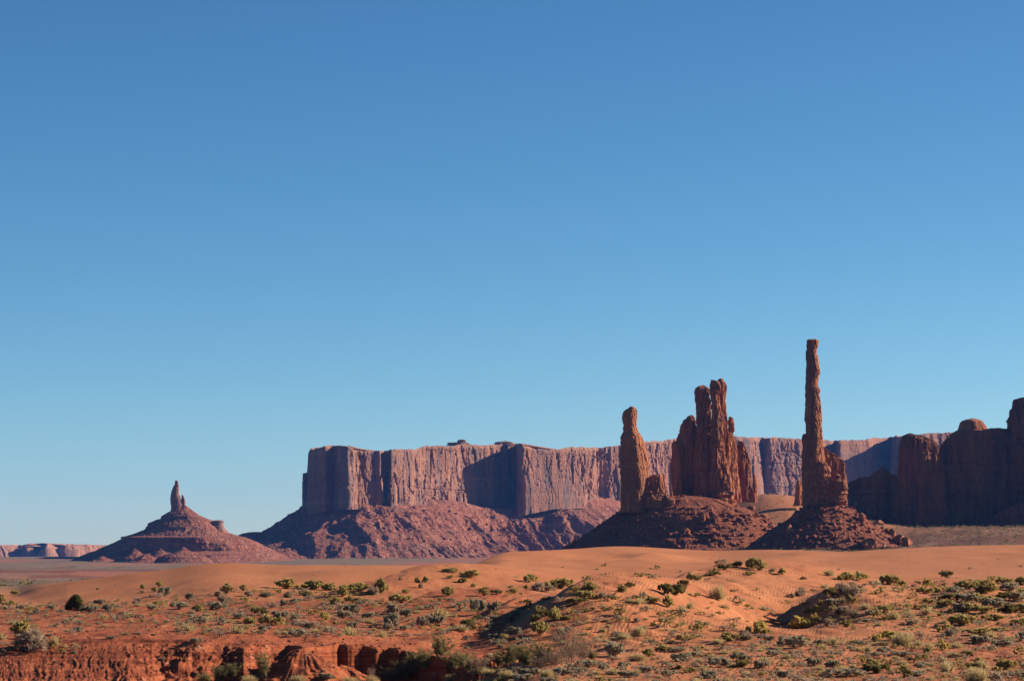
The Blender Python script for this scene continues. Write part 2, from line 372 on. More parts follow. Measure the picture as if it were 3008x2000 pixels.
def wall(name, pts, top, base, foot, mat, parent, m, amp, s, n=900, rows=110, flute=1.0, block=1.0, strata=0.4,
         batter=0.10, back=250.0, cap=8.0, part='cliff', slope=33.0, smooth_n=9, talus=None, capmat=None, tal_amp=1.0, gullies=1.0, talrows=120, rec=1.0, apron=-8.0):
    """mesa wall: pts (px, D) plan line from left to right, top/base/foot tables (px, photo y)"""
    x, y, sl = polyline(pts, n, rec)
    k = np.ones(smooth_n)/smooth_n
    pad = smooth_n//2
    xs = np.convolve(np.pad(x, pad, 'edge'), k, 'valid'); ysm = np.convolve(np.pad(y, pad, 'edge'), k, 'valid')
    tx, ty = np.gradient(xs), np.gradient(ysm); tn = np.hypot(tx, ty); tx, ty = tx/tn, ty/tn
    k2 = np.ones(smooth_n*3)/(smooth_n*3)
    nx = np.convolve(np.pad(ty, len(k2)//2, 'edge'), k2, 'valid')[:n]; ny = np.convolve(np.pad(-tx, len(k2)//2, 'edge'), k2, 'valid')[:n]
    nn = np.hypot(nx, ny); nx, ny = nx/nn, ny/nn
    px = 1504+xs/ysm*F
    zt = Zat(np.interp(px, [q[0] for q in top], [q[1] for q in top]), ysm)+0.10*m*vn(sl/m/0.8, 0*sl+2.2, None, s+90)+0.10*m*np.round(1.5*vn(sl/m/3, 0*sl+5.2, None, s+91))
    zb = Zat(np.interp(px, [q[0] for q in base], [q[1] for q in base]), ysm)
    zf = Zat(np.interp(px, [q[0] for q in foot], [q[1] for q in foot]), ysm-150)
    loc = tuple(parent.location)
    # cliff
    u = np.linspace(0, 1, rows)[:, None]
    Zc = zt[None]-(zt-zb+12)[None]*u
    off = batter*(zt[None]-Zc)
    # small rim ledges
    rim = np.clip(1-(zt[None]-Zc)/cap, 0, 1)
    X = xs[None]+0*u; Y = ysm[None]+0*u
    d = rock_disp(X+0*Zc, Y+0*Zc, Zc, m, amp, s, flute, block, strata)
    calm = np.clip(0.55+1.3*fbm(sl[None]/m/16+0*u, Zc/m/14, None, s+77, 3), 0.22, 1.25)
    big = fbm(sl[None]/m/7+0*u, Zc/m/30, None, s+78, 3)*amp*1.6
    d = d*calm+big
    d = d*(0.35+0.65*ss(0, 0.08, u)) - rim*0.5*cap
    X = X+nx[None]*(off+d); Y = Y+ny[None]*(off+d)
    # cap going back
    q = [0.0, 0.15, 0.35, 0.6, 1.0]
    CV = []
    for t in q[::-1]:
        bx = xs-nx*0-0*tx; CV.append(np.stack([X[0]+t*np.maximum(-nx, 0)*back*0.4, Y[0]*(1-t)+t*(Y[0]+back), zt-14.0*t+1.5*t*fbm(xs/40, ysm/40+t*5, None, s+3)-6*ss(0.6, 1, t)], -1))
    V = np.concatenate([np.stack([X, Y, Zc], -1).reshape(-1, 3)])
    mesh_obj(part, V, grid_faces(rows, n)[:, ::-1], mat, parent, loc=loc)
    CV = np.concatenate(CV)
    # rear side so the rock is a solid body
    rear = np.stack([X[0]+np.maximum(-nx, 0)*back*0.4, Y[0]+back, zf-10], -1)
    CV = np.concatenate([rear, CV])
    mesh_obj('cap_rock', CV, grid_faces(len(q)+1, n)[:, ::-1], capmat or mat, parent, loc=loc)
    # talus apron
    if talus:
        H = zb-zf
        u = np.linspace(0, 1, talrows)[:, None]
        run = H/math.tan(math.radians(slope))
        Zt = zb[None]+9-(H+15)[None]*u
        o = batter*(zt-zb)[None]-6+(run[None]+20)*(u**1.06)
        kw_ = np.hanning(401); kw_ /= kw_.sum(); pp = 200
        fx_ = np.convolve(np.pad(xs, pp, 'reflect', reflect_type='odd'), kw_, 'valid'); fy_ = np.convolve(np.pad(ysm, pp, 'reflect', reflect_type='odd'), kw_, 'valid')
        gx, gy = np.gradient(fx_), np.gradient(fy_); gn = np.hypot(gx, gy)
        anx, any_ = gy/gn, -gx/gn
        X = fx_[None]+0*u; Y = fy_[None]+0*u
        X0 = X+anx[None]*(o+apron); Y0 = Y+any_[None]*(o+apron)
        g = ridged(sl[None]/m/5+0*u+0.22*vn(sl[None]/60+0*u, 3*u+0*sl[None], None, s+50), u*1.2+0*sl[None], None, s+51, 4)
        d = gullies*m*(g-0.5)*2.2*ss(0.02, 0.5, u)
        # terraces
        st = vn(Zt/m/0.9, 0*Zt, X0/m/60, s+52)
        d = d+0.35*m*st
        f1, f2, rid = worley(X0/m/0.9, Y0/m/0.9, Zt/m/0.9, s+53)
        d = d+tal_amp*m*0.9*np.where(rid > 0.55, np.clip(0.55-f1, 0, 1)*2*(rid-0.3), 0)
        f1, f2, rid = worley(X0/m/0.4, Y0/m/0.4, Zt/m/0.4, s+54)
        d = d+tal_amp*m*0.45*np.where(rid > 0.45, np.clip(0.55-f1, 0, 1)*2*(rid-0.2), 0)
        d = d+0.5*m*fbm(X0/m/3, Y0/m/3, Zt/m/3, s+55, 4)
        X = X0+anx[None]*d*0.8; Y = Y0+any_[None]*d*0.8; Zt = Zt+d*0.45
        mesh_obj('talus_slope', np.stack([X, Y, Zt], -1).reshape(-1, 3), grid_faces(talrows, n)[:, ::-1], talus, parent, loc=loc)
#@@TERRAIN
# ------------------------------------------------------------------ terrain
CREST = np.array([(-1400, 1790, 450), (-600, 1770, 450), (-200, 1752, 450), (0, 1748, 450), (45, 1750, 450), (70, 1741, 450), (110, 1725, 450), (200, 1709, 450), (300, 1696, 450), (400, 1681, 450),
    (450, 1677, 450), (500, 1671, 450), (560, 1661, 450), (600, 1656, 450), (650, 1653, 450), (720, 1654, 450), (800, 1658, 450), (1000, 1661, 450),
    (1200, 1661, 450), (1300, 1660.5, 453), (1390, 1659.5, 462), (1420, 1646, 500), (1450, 1632, 520), (1475, 1622, 535), (1500, 1619.5, 540), (1600, 1616, 560), (1700, 1611, 590),
    (1760, 1606, 600), (1800, 1604, 610), (1860, 1604.5, 610), (1940, 1609, 615), (2000, 1613, 620), (2100, 1617, 620), (2180, 1615, 620), (2250, 1613.5, 620), (2350, 1616, 620), (2420, 1620, 620),
    (2480, 1620, 620), (2600, 1613, 630), (2700, 1607, 640), (2800, 1603, 650), (2900, 1601, 650), (3008, 1599, 650), (3600, 1590, 650), (4400, 1600, 600)], float)

_cx = np.arange(-1400, 4401, 2.0)
_k = np.exp(-0.5*(np.arange(-30, 31)*2/16.0)**2); _k /= _k.sum()
_k2 = np.exp(-0.5*(np.arange(-60, 61)*2/45.0)**2); _k2 /= _k2.sum()
_cy = np.interp(_cx, CREST[:, 0], CREST[:, 1]); _cd = np.interp(_cx, CREST[:, 0], CREST[:, 2])
_cy = np.convolve(np.pad(_cy, 30, 'edge'), _k, 'valid'); _cd = np.convolve(np.pad(_cd, 60, 'edge'), _k2, 'valid')
CREST = np.stack([_cx, _cy, _cd], 1)

def bank_edge(px):
    """distance of the eroded bank's brow"""
    d = interp(px, [-1500, -300, 0, 200, 330, 430, 500, 600, 660, 720, 790, 850, 900, 950, 1000, 1060, 1130, 1200, 1260, 1310, 1350, 1400, 1500],
                   [226, 226, 225, 225, 226, 226, 225, 224, 224.5, 223.5, 225.5, 226, 223, 225, 227, 227, 227, 226.5, 225, 224, 224, 225, 230])
    k = 0.25+0.75*ss(420, 520, px)
    return d + 0.9*ss(420, 560, px)*vn(px/110, 0*px+7.7, None, 6) + k*(0.55*vn(px/38, 0*px+1.5, None, 3)+0.2*vn(px/13, 0*px+4.5, None, 4))

BUMPS = [  # px, D, width left, width right, depth near, depth far (m), height (m)
    (1252, 372, 2.0, 11, 26, 26, 2.7), (1130, 372, 7, 4, 22, 22, -0.8),        # slip face behind the left brush field
    (1150, 392, 7.0, 9, 9, 16, 0.75),
    (1325, 300, 1.8, 9, 20, 26, 2.1),
    (1450, 262, 1.7, 10, 16, 22, 1.9),
    (2190, 372, 2.5, 13, 34, 30, 2.9),        # brushy mound in the middle
    (2050, 330, 2.0, 12, 20, 30, 1.4),
    (2458, 284, 2.2, 12, 12, 18, 2.3),         # mound right of the shaded hollow
    (2190, 258, 9, 7.0, 13, 12, -1.2),          # the hollow
    (2335, 270, 6.5, 3.0, 10, 12, -2.2),
    (1700, 228, 7.0, 13, 11, 20, -1.1),        # bowl of rippled sand
    (1480, 222, 9, 6, 9, 16, -1.0),
    (1655, 252, 3.0, 13, 17, 38, 3.5), (1510, 246, 6, 4, 12, 18, -1.9),
    (1990, 285, 9, 9, 14, 18, 0.8),
    (2860, 300, 2.2, 14, 14, 18, 1.4),
    (650, 445, 26, 26, 40, 30, 0.0),
    (900, 418, 5, 16, 10, 18, 0.45),
    (1000, 400, 4, 14, 12, 10, 0.5),
    (1890, 520, 0.95, 5.5, 14, 12, 1.15), (1845, 520, 4.0, 2.0, 14, 12, -0.5),         # small crescent blowout on the top dune
    (1780, 545, 7, 5.0, 10, 7, -0.7),
    (2350, 545, 4.0, 18, 20, 20, 0.45),
    (450, 330, 20, 30, 20, 20, 0.5), (200, 235, 8, 12, 7, 12, 0.5), (330, 226, 7, 9, 7, 10, 0.45),
]

def near_z(px, D):
    cy = interp(px, CREST[:, 0], CREST[:, 1]); Dc = interp(px, CREST[:, 0], CREST[:, 2])
    zc = Zat(cy, Dc)-ZC
    za = -8.3
    yb = interp(px, [-1400, -200, 0, 300, 600, 1000, 1400, 1800, 2300, 3008, 4400], [1800, 1764, 1757, 1742, 1725, 1708, 1700, 1694, 1690, 1684, 1690])
    zb = Zat(yb, 430.0)-ZC
    slope = (zb-za)/(430-170.0)
    z = za+slope*(np.minimum(D, Dc)-170)
    top = zc-(za+slope*(Dc-170))
    wdt = interp(px, [-1400, 0, 60, 200, 700, 1300, 1500, 1900, 3008], [120, 60, 50, 95, 140, 130, 190, 230, 230])
    t2 = np.clip((D-(Dc-wdt))/wdt, 0, 1)
    z = z+top*(0.45*t2+0.55*(1-np.cos(np.pi*t2))/2)*np.where(t2 < 1, 1.0, 1.0)
    # behind the camera side: climb to the lookout
    z = np.where(D < 170, -1.7-(8.3-1.7)*ss(0, 1, D/170.0)**0.9, z)
    return z, zc, Dc

def terrain(x, y, detail=True):
    """height (m) and surface masks at world x,y (arrays)"""
    D = np.maximum(y, 1.0)
    R = np.hypot(x, y)
    px = np.clip(1504+x/D*F, -1500, 4500)
    px = np.where(y < 1, np.where(x < 0, -1500, 4500), px)
    z, zc, Dc = near_z(px, D)
    # bumps
    for (bx, bD, wl, wr, dn, df, h) in BUMPS:
        if h == 0: continue
        cx = (bx-1504)/F*bD
        dx = x-cx-(0.22*(D-bD) if h > 0 else 0.10*(D-bD)); dd = D-bD
        ex = np.where(dx < 0, dx/wl, dx/wr); ed = np.where(dd < 0, dd/dn, dd/df)
        z = z+h*np.exp(-0.5*(np.abs(ex)**2.0))*np.exp(-0.5*ed*ed)
    und = ss(175, 260, D)*(1-ss(Dc-60, Dc-5, D))
    z = z+0.40*und*fbm(x/16, y/26, None, 11, 3)
    veg = ss(150, 200, D)*(1-ss(330, 400, D))
    z = z+0.16*veg*fbm(x/2.6, y/4.0, None, 12, 3)
    smooth_dune = ss(Dc-150, Dc-70, D)*(1-ss(Dc-15, Dc, D))
    z = z+0.22*smooth_dune*fbm(x/30+2.2, y/22, None, 13, 2)
    # rippled sand fans
    z = z+0.035*np.sin((x*0.8+y*0.55)*3.1+2.5*fbm(x/4, y/4, None, 14, 2))*ss(200, 215, D)*(1-ss(235, 280, D))*ss(1500, 1600, px)*(1-ss(2300, 2450, px))
    # eroded bank (left foreground)
    be = bank_edge(px)
    left = 1-ss(1430, 1640, px)
    steep = interp(px, [-1500, 0, 380, 450, 480, 560, 640, 680, 740, 800, 860, 930, 960, 1040, 1280, 1330, 1400, 1600], [32, 32, 31, 24, 18, 15, 12, 12, 14, 8, 12, 7, 4.2, 3.6, 5, 8, 16, 26])
    q = (be-D)/steep                    # 0 at brow, 1 at foot
    floor = interp(px, [-1500, 1300, 1400, 1500, 1640], [-11.6, -11.6, -10.4, -9.4, -8.6])+0.25*fbm(x/5, y/5, None, 15, 3)
    qq = np.clip(q, 0, 1)
    round_ = 1-0.95*ss(760, 940, px)
    prof = (1-round_)*(0.60*ss(0, 0.24, qq)+0.40*ss(0.15, 1.0, qq))+round_*(qq**1.5*(1-0.35*qq)/0.65)
    sh = np.sin(np.pi*qq)
    u1 = px/26+0.5*fbm(px/60, D*0.5, None, 18, 2)
    rill = ridged(u1, D*0.10, None, 16, 3)
    rill2 = ridged(px/9+0.6*fbm(px/40, D*0.7, None, 20, 2), D*0.2, None, 17, 2)
    led = np.floor(qq*5+1.6*fbm(px/60, D*0.2, None, 19, 3))/5-qq
    zz = z+(floor-z)*prof
    zz = zz+sh*((0.30-0.20*round_)*(rill-0.62)+(0.20-0.12*round_)*(rill2-0.6)+0.30*led*ss(430, 500, px))
    zz = zz+sh*(0.28*fbm(x/0.9, y/0.9, None, 36, 3)+(0.18+0.32*ss(700, 900, px))*fbm(x/3.2, y/2.2, None, 39, 3))*ss(300, 500, px)
    for (cpx, cD, cz, csl) in ((893, 218.5, -7.9, 0.62), (1005, 220.5, -9.3, 0.50)):
        cx = (cpx-1504)/F*cD; rr_ = np.hypot(x-cx, (D-cD)*0.8); an = np.arctan2(D-cD, x-cx)
        cone = cz-rr_*csl+0.35*fbm(x/1.6, y/1.6, None, 38, 3)+0.16*ridged(an*5.5, rr_*0.15, None, 37, 2)*np.clip(rr_, 0, 1.5)
        zz = np.where(D < be+0.5, np.maximum(zz, np.where(rr_ < 4.5, cone, -99)), zz)
    bank = left*ss(0, 0.02, q)*ss(120, 150, D)
    z = z*(1-bank)+zz*bank
    z = z-0.12*np.exp(-((D-be-2)/3.0)**2)*left
    face = bank*(1-ss(1.0, 1.15, q))
    # beyond the crest the dunes fall away to the valley
    lat = x/ D
    vz = interp(D, [400, 900, 1500, 2500, 4000, 5500, 9000, 30000], [-4, -14, -22, -25, -24, -17, -48, -60])
    vzr = interp(D, [400, 700, 1200, 1700, 2200, 3000, 5000, 30000], [-3, -7, -10, -7, 2, 14, -20, -60])
    w = ss(1500, 2250, px)
    vfar = vz*(1-w)+vzr*w
    bl = ss(0, 1, (D-Dc)/(Dc*0.9))
    z2 = (zc-1.2*ss(0, 1, (D-Dc)/40.0))*(1-bl)+vfar*bl
    z = np.where(D > Dc, z2, z)
    far = ss(600, 1400, D)
    z = z+far*(2.2*fbm(x/260, y/420, None, 21, 3)+0.5*fbm(x/40, y/60, None, 22, 3)*(1-ss(4000, 6000, D)))
    # low red badland rise in the valley (left)
    z = z+9*np.exp(-((D-3300)/420)**2)*np.clip(ridged(x/190, y/420, None, 23, 4)-0.35, 0, 1)*(1-ss(900, 1400, px))
    # sand bench behind the spire cluster
    bx = (2262-1504)/F*2340
    z = z+41*np.exp(-(((x-bx)/88)**2)-(((D-2350)/150)**2))+far*ss(2050, 2200, px)*1.0*fbm(x/22, y/34, None, 24, 4)*(1-ss(3000, 3600, D))
    # slope rising to the dark cliff on the right
    z = z+ss(2450, 2950, px)*ss(1500, 2450, D)*13
    # ---- masks
    red = left*(1-ss(be+4, be+26+10*fbm(px/120, D/12, None, 31, 2), D))+0.55*(1-ss(180, 235, D))*ss(2300, 2900, px)
    red = np.clip(np.maximum(red, 0.75*(1-ss(300, 350, D+40*fbm(px/160, D/30, None, 33, 3)))*left), 0, 1)
    red = np.clip(red+0.35*ss(0.1, 0.6, fbm(px/90, D/14, None, 34, 3))*(1-ss(340, 400, D)), 0, 1)
    red = np.maximum(red, face)
    plain = ss(Dc+25, Dc+220, D)
    green = ss(1300, 1500, D)*(1-ss(1850, 2050, D+140*fbm(px/120, D/200, None, 41, 3)))*(1-ss(1300, 1800, px))
    bench = np.exp(-(((x-bx)/150)**2)-(((D-2330)/330)**2))
    plain = plain*(1-0.75*np.clip(bench*1.5, 0, 1))
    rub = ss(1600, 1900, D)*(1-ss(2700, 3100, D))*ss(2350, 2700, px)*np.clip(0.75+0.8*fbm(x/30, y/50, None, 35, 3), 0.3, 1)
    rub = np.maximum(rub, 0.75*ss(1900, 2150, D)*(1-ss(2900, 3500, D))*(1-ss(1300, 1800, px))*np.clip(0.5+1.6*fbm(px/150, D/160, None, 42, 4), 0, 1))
    return z+ZC, red, plain, face, rub, green

def build_terrain():
    # angular columns: fine inside the view, coarse all round
    v = np.arange(-260, 3270, 2.7)
    a_in = np.arctan((v-1504)/F)
    a0, a1 = a_in[0], a_in[-1]
    sl = a0-np.cumsum(np.geomspace(0.0005, 0.045, 62)); sl = sl[sl > -1.553][::-1]
    sr = a1+np.cumsum(np.geomspace(0.0005, 0.045, 62)); sr = sr[sr < 1.553]
    ang = np.concatenate([sl, a_in, sr])
    Dn = [2, 8, 20, 40, 60, 80, 100, 120, 135, 148, 158]
    D = np.concatenate([Dn, np.arange(164, 199, 0.8), np.arange(199, 214, 0.3), np.arange(214, 233, 0.14), np.arange(233, 300, 0.55), np.arange(300, 480, 1.0), np.arange(480, 660, 1.7),
        np.arange(660, 900, 16), np.arange(900, 2000, 55), np.arange(2000, 3400, 30), np.arange(3400, 5200, 75), np.arange(5200, 10000, 300), [10600, 11800, 13500]])
    A, DD = np.meshgrid(ang, D)
    # outer columns swing onto circles so the sheet closes round the lookout
    X = np.clip(np.tan(A)*DD, -14000, 14000); Y = DD.copy()
    z, red, plain, face, rub, green = terrain(X.ravel(), Y.ravel())
    V = np.stack([X.ravel(), Y.ravel(), z], -1)
    o = mesh_obj('ground', V, grid_faces(len(D), len(ang)), M_ground, smooth=True,
                 attrs={'red': red, 'plain': plain, 'face': face, 'rubble': rub, 'green': green})
    tag(o, kind='structure', label='orange sand dunes, red eroded bank and scrub covered valley floor')
    # the land behind the lookout
    xs = np.array([-14000, -9000, -3000, -900, -300, -100, -40, -16, 0, 16, 40, 100, 300, 900, 3000, 9000, 14000.])
    ys = np.array([-12000, -6000, -2000, -600, -200, -60, -20, -5, 2.0])
    XX, YY = np.meshgrid(xs, ys)
    z = ZC-1.7-12*ss(0, 600, np.hypot(XX, YY))-40*ss(600, 9000, np.hypot(XX, YY))
    o = mesh_obj('plain', np.stack([XX.ravel(), YY.ravel(), z.ravel()-0.3], -1), grid_faces(len(ys), len(xs)), M_ground, smooth=True,
                 attrs={'red': 0*z.ravel(), 'plain': 0*z.ravel()+0.8, 'face': 0*z.ravel(), 'rubble': 0*z.ravel()})
    tag(o, kind='structure', label='flat scrub plain behind the lookout')

M_ground = ground_material()
build_terrain()
#@@ROCKS
# ------------------------------------------------------------------ far formations
def E(name, px, D, label, cat, group=None, py=1630):
    x, y, z = W(px, py, D)
    return empty(name, (float(x), float(y), float(z)), label, cat, group)

# far pink cliffs on the left horizon
e = E('cliff_line', 150, 9000, 'long low line of pale pink domed cliffs on the far left horizon', 'cliffs', py=1660)
wall('cliff', [(-420, 9100), (-150, 9000), (0, 8900), (40, 9000), (55, 9120), (75, 8900), (105, 8940), (120, 9080), (140, 8900), (160, 8930), (185, 9060), (192, 8950), (260, 9000), (330, 9060), (460, 9150)],
     [(-420, 1606), (-200, 1600), (0, 1605), (20, 1603), (40, 1603), (75, 1602), (110, 1598), (140, 1597), (180, 1599), (220, 1600), (260, 1602), (310, 1605), (360, 1607), (460, 1612)],
     [(-420, 1655), (460, 1655)], [(-420, 1662), (460, 1660)], M_far, e, 26, 16, 101, n=420, rows=60, flute=0.7, block=0.35, strata=0.25,
     batter=0.7, back=900, cap=16, slope=18, talus=M_tal_f, talrows=16, gullies=0.3)

# butte crowned by a leaning twin spire
e = E('spired_butte', 520, 4700, 'conical red butte topped by a narrow finger of rock', 'butte', py=1650)
loft('summit_spire', 4700, [(1411, 514.5, 521.5), (1413, 513.5, 523), (1419, 513, 524.5), (1426, 511, 525.5), (1432, 507, 526), (1440, 504, 526), (1450, 501.5, 526.5), (1461, 500, 530), (1480, 501, 536), (1492, 503, 538), (1503, 500, 540)],
     M_mesa, e, 6, 0.6, 201, depth=0.9, nseg=60, dy=1.2, strata=0.3, flute=1.0)
loft('summit_point', 4700, [(1452, 534, 538), (1456, 532, 540.5), (1465, 531, 543.5), (1475, 531, 545.5), (1483, 531, 545), (1495, 530, 546)],
     M_mesa, e, 6, 0.7, 202, depth=0.9, nseg=40, dy=1.2)
loft('talus_cone', 4700, [(1485, 541, 549), (1490, 532, 557), (1498, 504, 568), (1506, 490, 578), (1514, 474, 590), (1515.5, 471, 597), (1523.5, 470.5, 612), (1524.5, 463, 616), (1531, 450, 634), (1537, 437, 640), (1545, 435, 648), (1555, 425, 662), (1563, 405, 672),
     (1570, 386, 694), (1574.5, 372, 704), (1576.5, 362, 716), (1583, 361, 735), (1590, 343, 752), (1604, 312, 780), (1620, 272, 812), (1640, 225, 850), (1655, 190, 885), (1668, 160, 915)],
     M_tal_f, e, 9, 2.0, 203, nseg=420, dy=0.75, sq=2.5, rot=-0.35, flute=0.8, block=0.3, strata=0.6, boulder=0.35,
     dtable=[(1485, 8), (1515, 52), (1524, 55), (1545, 85), (1574, 128), (1578, 165), (1618, 168), (1625, 215), (1655, 275), (1668, 300)])
loft('ledge', 4700, [(1529.5, 628, 655), (1531, 622, 657.5), (1533, 618, 657.5), (1537, 618, 655.5), (1545, 616, 657), (1556, 614, 660.5), (1562, 612, 661), (1564, 608, 663), (1572, 600, 682)],
     M_mesa, e, 5, 1.0, 204, nseg=120, dy=0.75, sq=4, flute=0.5, block=0.5, strata=1.2, dtable=[(1529, 30), (1572, 46)])
for k, (cx, ty, w, dd) in enumerate([(395, 1610, 45, 4540), (470, 1609, 42, 4520), (538, 1607, 62, 4500), (430, 1625, 60, 4490), (300, 1632, 70, 4560), (620, 1628, 80, 4520)]):
    loft('foothill', dd, [(ty, cx-3, cx+3), (ty+8, cx-w*0.30, cx+w*0.30), (ty+20, cx-w*0.75, cx+w*0.75), (ty+30, cx-w*1.2, cx+w*1.2), (ty+50, cx-w*1.8, cx+w*1.8)], M_tal_f, e, 7, 1.8, 210+k,
         depth=0.9, nseg=110, dy=1.0, sq=2.0, flute=0.7, block=0.3, strata=0.4, boulder=0.7)

# the long mesa
e = E('mesa', 1200, 5250, 'long flat-topped mesa with fluted cliffs and a deep shadowed alcove', 'mesa', py=1630)
MT = [(880, 1330), (905, 1326), (911, 1320), (914, 1318), (944, 1313), (947, 1310.5), (1024, 1310), (1028, 1313), (1040, 1317), (1060, 1319.5), (1220, 1320), (1236, 1315), (1250, 1311.5), (1293, 1310.5), (1304, 1308), (1375, 1306),
      (1440, 1308), (1452, 1303), (1520, 1304), (1545, 1309), (1580, 1320), (1610, 1322), (1640, 1322.5), (1665, 1317), (1692, 1313), (1800, 1311.5), (1820, 1307), (1900, 1297), (1975, 1291), (2150, 1286), (2300, 1286)]
wall('cliff', [(960, 5900), (930, 5650), (912, 5430), (913, 5290), (928, 5225), (955, 5215), (980, 5235), (1010, 5195), (1022, 5180), (1045, 5225), (1100, 5240), (1118, 5235), (1132, 5260), (1148, 5238), (1250, 5305), (1320, 5352), (1345, 5385), (1400, 5435), (1460, 5480), (1505, 5515), (1521, 5525), (1524, 5480), (1527, 5424),
     (1540, 5422), (1650, 5475), (1745, 5540), (1752, 5575), (1790, 5580), (1840, 5600), (1900, 5660), (1975, 5720), (2100, 5850), (2300, 6100)],
     MT, [(880, 1500), (915, 1496), (940, 1488), (980, 1478), (1040, 1477), (1100, 1476), (1200, 1478), (1330, 1484), (1400, 1500), (1440, 1511), (1500, 1506), (1525, 1504), (1550, 1492), (1620, 1478), (1750, 1475), (1820, 1484), (2300, 1480)],
     [(880, 1640), (1000, 1636), (1200, 1630), (1400, 1622), (1600, 1620), (2300, 1610)], M_mesa, e, 14, 3.3, 301, n=1300, rows=150, batter=0.06, back=500, cap=5, talus=M_tal_f,
     capmat=M_cap, talrows=170, slope=35, tal_amp=0.13, gullies=0.6, smooth_n=5, flute=0.28, block=1.0, strata=0.15, rec=1.45, apron=14.0)
loft('rock_window_fin', 5330, [(1388.5, 896, 904.5), (1390, 889.5, 905), (1400, 889, 904), (1410, 889, 902.5), (1428, 887.5, 903), (1434, 888, 912), (1470, 887.5, 925), (1492, 886.5, 925), (1500, 886, 930)],
     M_mesa, e, 5, 0.8, 302, depth=1.3, nseg=60, dy=1.2, sq=3, block=0.6)
# stepped spur running down to the saddle
loft('talus_spur', 5330, [(1497, 884, 930), (1503, 880, 945), (1506, 869, 950), (1517, 864, 960), (1519, 849, 960), (1529, 845, 965), (1531, 838, 970), (1539, 833, 975), (1541, 827, 980), (1554, 818, 990), (1563, 800, 1000), (1570, 785, 1010), (1576, 760, 1020), (1585, 735, 1040), (1600, 700, 1050), (1640, 610, 1080)],
     M_tal_f, e, 9, 3.0, 303, nseg=300, dy=1.0, sq=2, flute=1.0, block=0.3, strata=0.5, boulder=0.5, dtable=[(1497, 60), (1540, 120), (1576, 190), (1610, 290), (1640, 380)])
loft('saddle', 5235, [(1573.5, 690, 812), (1577, 650, 850), (1586, 600, 900), (1600, 560, 940), (1640, 500, 1000)], M_tal_f, e, 9, 2.2, 304, nseg=260, dy=1.0, sq=2.2, flute=0.8, block=0.3,
     strata=0.4, boulder=0.4, dtable=[(1573.5, 30), (1590, 90), (1640, 190)])
# small flat remnants of the upper layer
for k, (tb, dd) in enumerate([([(1292.5, 1345, 1368), (1294, 1344, 1369.5), (1299, 1343.5, 1369), (1299.5, 1314, 1372), (1302, 1312.5, 1378), (1303.5, 1318, 1380), (1309, 1308, 1390)], 5560),
                              ([(1295.5, 1478, 1490), (1297, 1462, 1500), (1299, 1453, 1507), (1302, 1453, 1508), (1304, 1452, 1512), (1308, 1448, 1518)], 5640)]):
    loft('cap_remnant', dd, tb, M_cap, e, 4, 0.8, 310+k, depth=0.5, nseg=160, dy=0.6, sq=3, flute=0.2, block=0.8, strata=0.8)

# mesa continuing to the right, behind the spires
e = E('mesa', 2400, 5500, 'paler mesa rising behind the totem-like pillar, its rim climbing to the right', 'mesa', py=1600)
wall('cliff', [(2060, 6090), (2120, 6130), (2160, 6110), (2200, 6140), (2222, 6200), (2238, 6260), (2256, 6215), (2300, 6240), (2350, 6275), (2400, 6310), (2425, 6400), (2457, 6440), (2461, 6350), (2465, 6310), (2500, 6350), (2560, 6390), (2590, 6480), (2616, 6520),
     (2630, 6400), (2650, 6350), (2750, 6420), (2900, 6520), (3100, 6700), (3400, 7000)],
     [(2100, 1286), (2160, 1284), (2350, 1286.5), (2420, 1291), (2480, 1295), (2520, 1291), (2600, 1285), (2625, 1280), (2640, 1282), (2720, 1275), (2800, 1272), (2960, 1273), (3400, 1268)],
     [(2100, 1440), (2200, 1442), (2300, 1450), (2450, 1420), (3400, 1420)], [(2100, 1540), (3400, 1540)], M_mesa, e, 14, 4.4, 401, n=900, rows=120, batter=0.12, back=600, cap=9, talus=M_tal_f,
     capmat=M_cap, talrows=60, slope=33, flute=0.35, block=0.8, strata=0.25)

# ------------------------------------------------------------------ spires of the middle distance
DS = 2112
e = E('hill', 1980, 2092, 'dark boulder strewn talus ridge under the spires', None, py=1615)
e['kind'] = 'structure'; del e['label']; e['label'] = 'dark boulder strewn talus ridge under the spires'
loft('slope', 2092, [(1487, 1842, 2160), (1491, 1826, 2185), (1502, 1815, 2212), (1515, 1797, 2240), (1530, 1776, 2262), (1550, 1750, 2285), (1582, 1700, 2312), (1606, 1655, 2335), (1640, 1600, 2380)],
     M_tal_n, e, 3.6, 1.35, 501, nseg=620, dy=0.9, sq=2.0, flute=1.3, block=0.12, strata=0.8, patch=True, boulder=0.16, push=-4,
     dtable=[(1487, 76), (1491, 88), (1515, 118), (1550, 150), (1606, 204), (1640, 245)])

def body(name, D, tb, e, m=3.2, amp=1.1, s=0, mat=None, **kw):
    kw.setdefault('strata', 0.22); kw.setdefault('flute', 0.45); kw.setdefault('block', 1.1); kw.setdefault('rot', 0.6); kw.setdefault('sq', 2.8)
    kw.setdefault('nseg', 150); kw.setdefault('dy', 1.3)
    return loft(name, D, tb, mat or M_near, e, m, amp, s, **kw)

DL = 2072
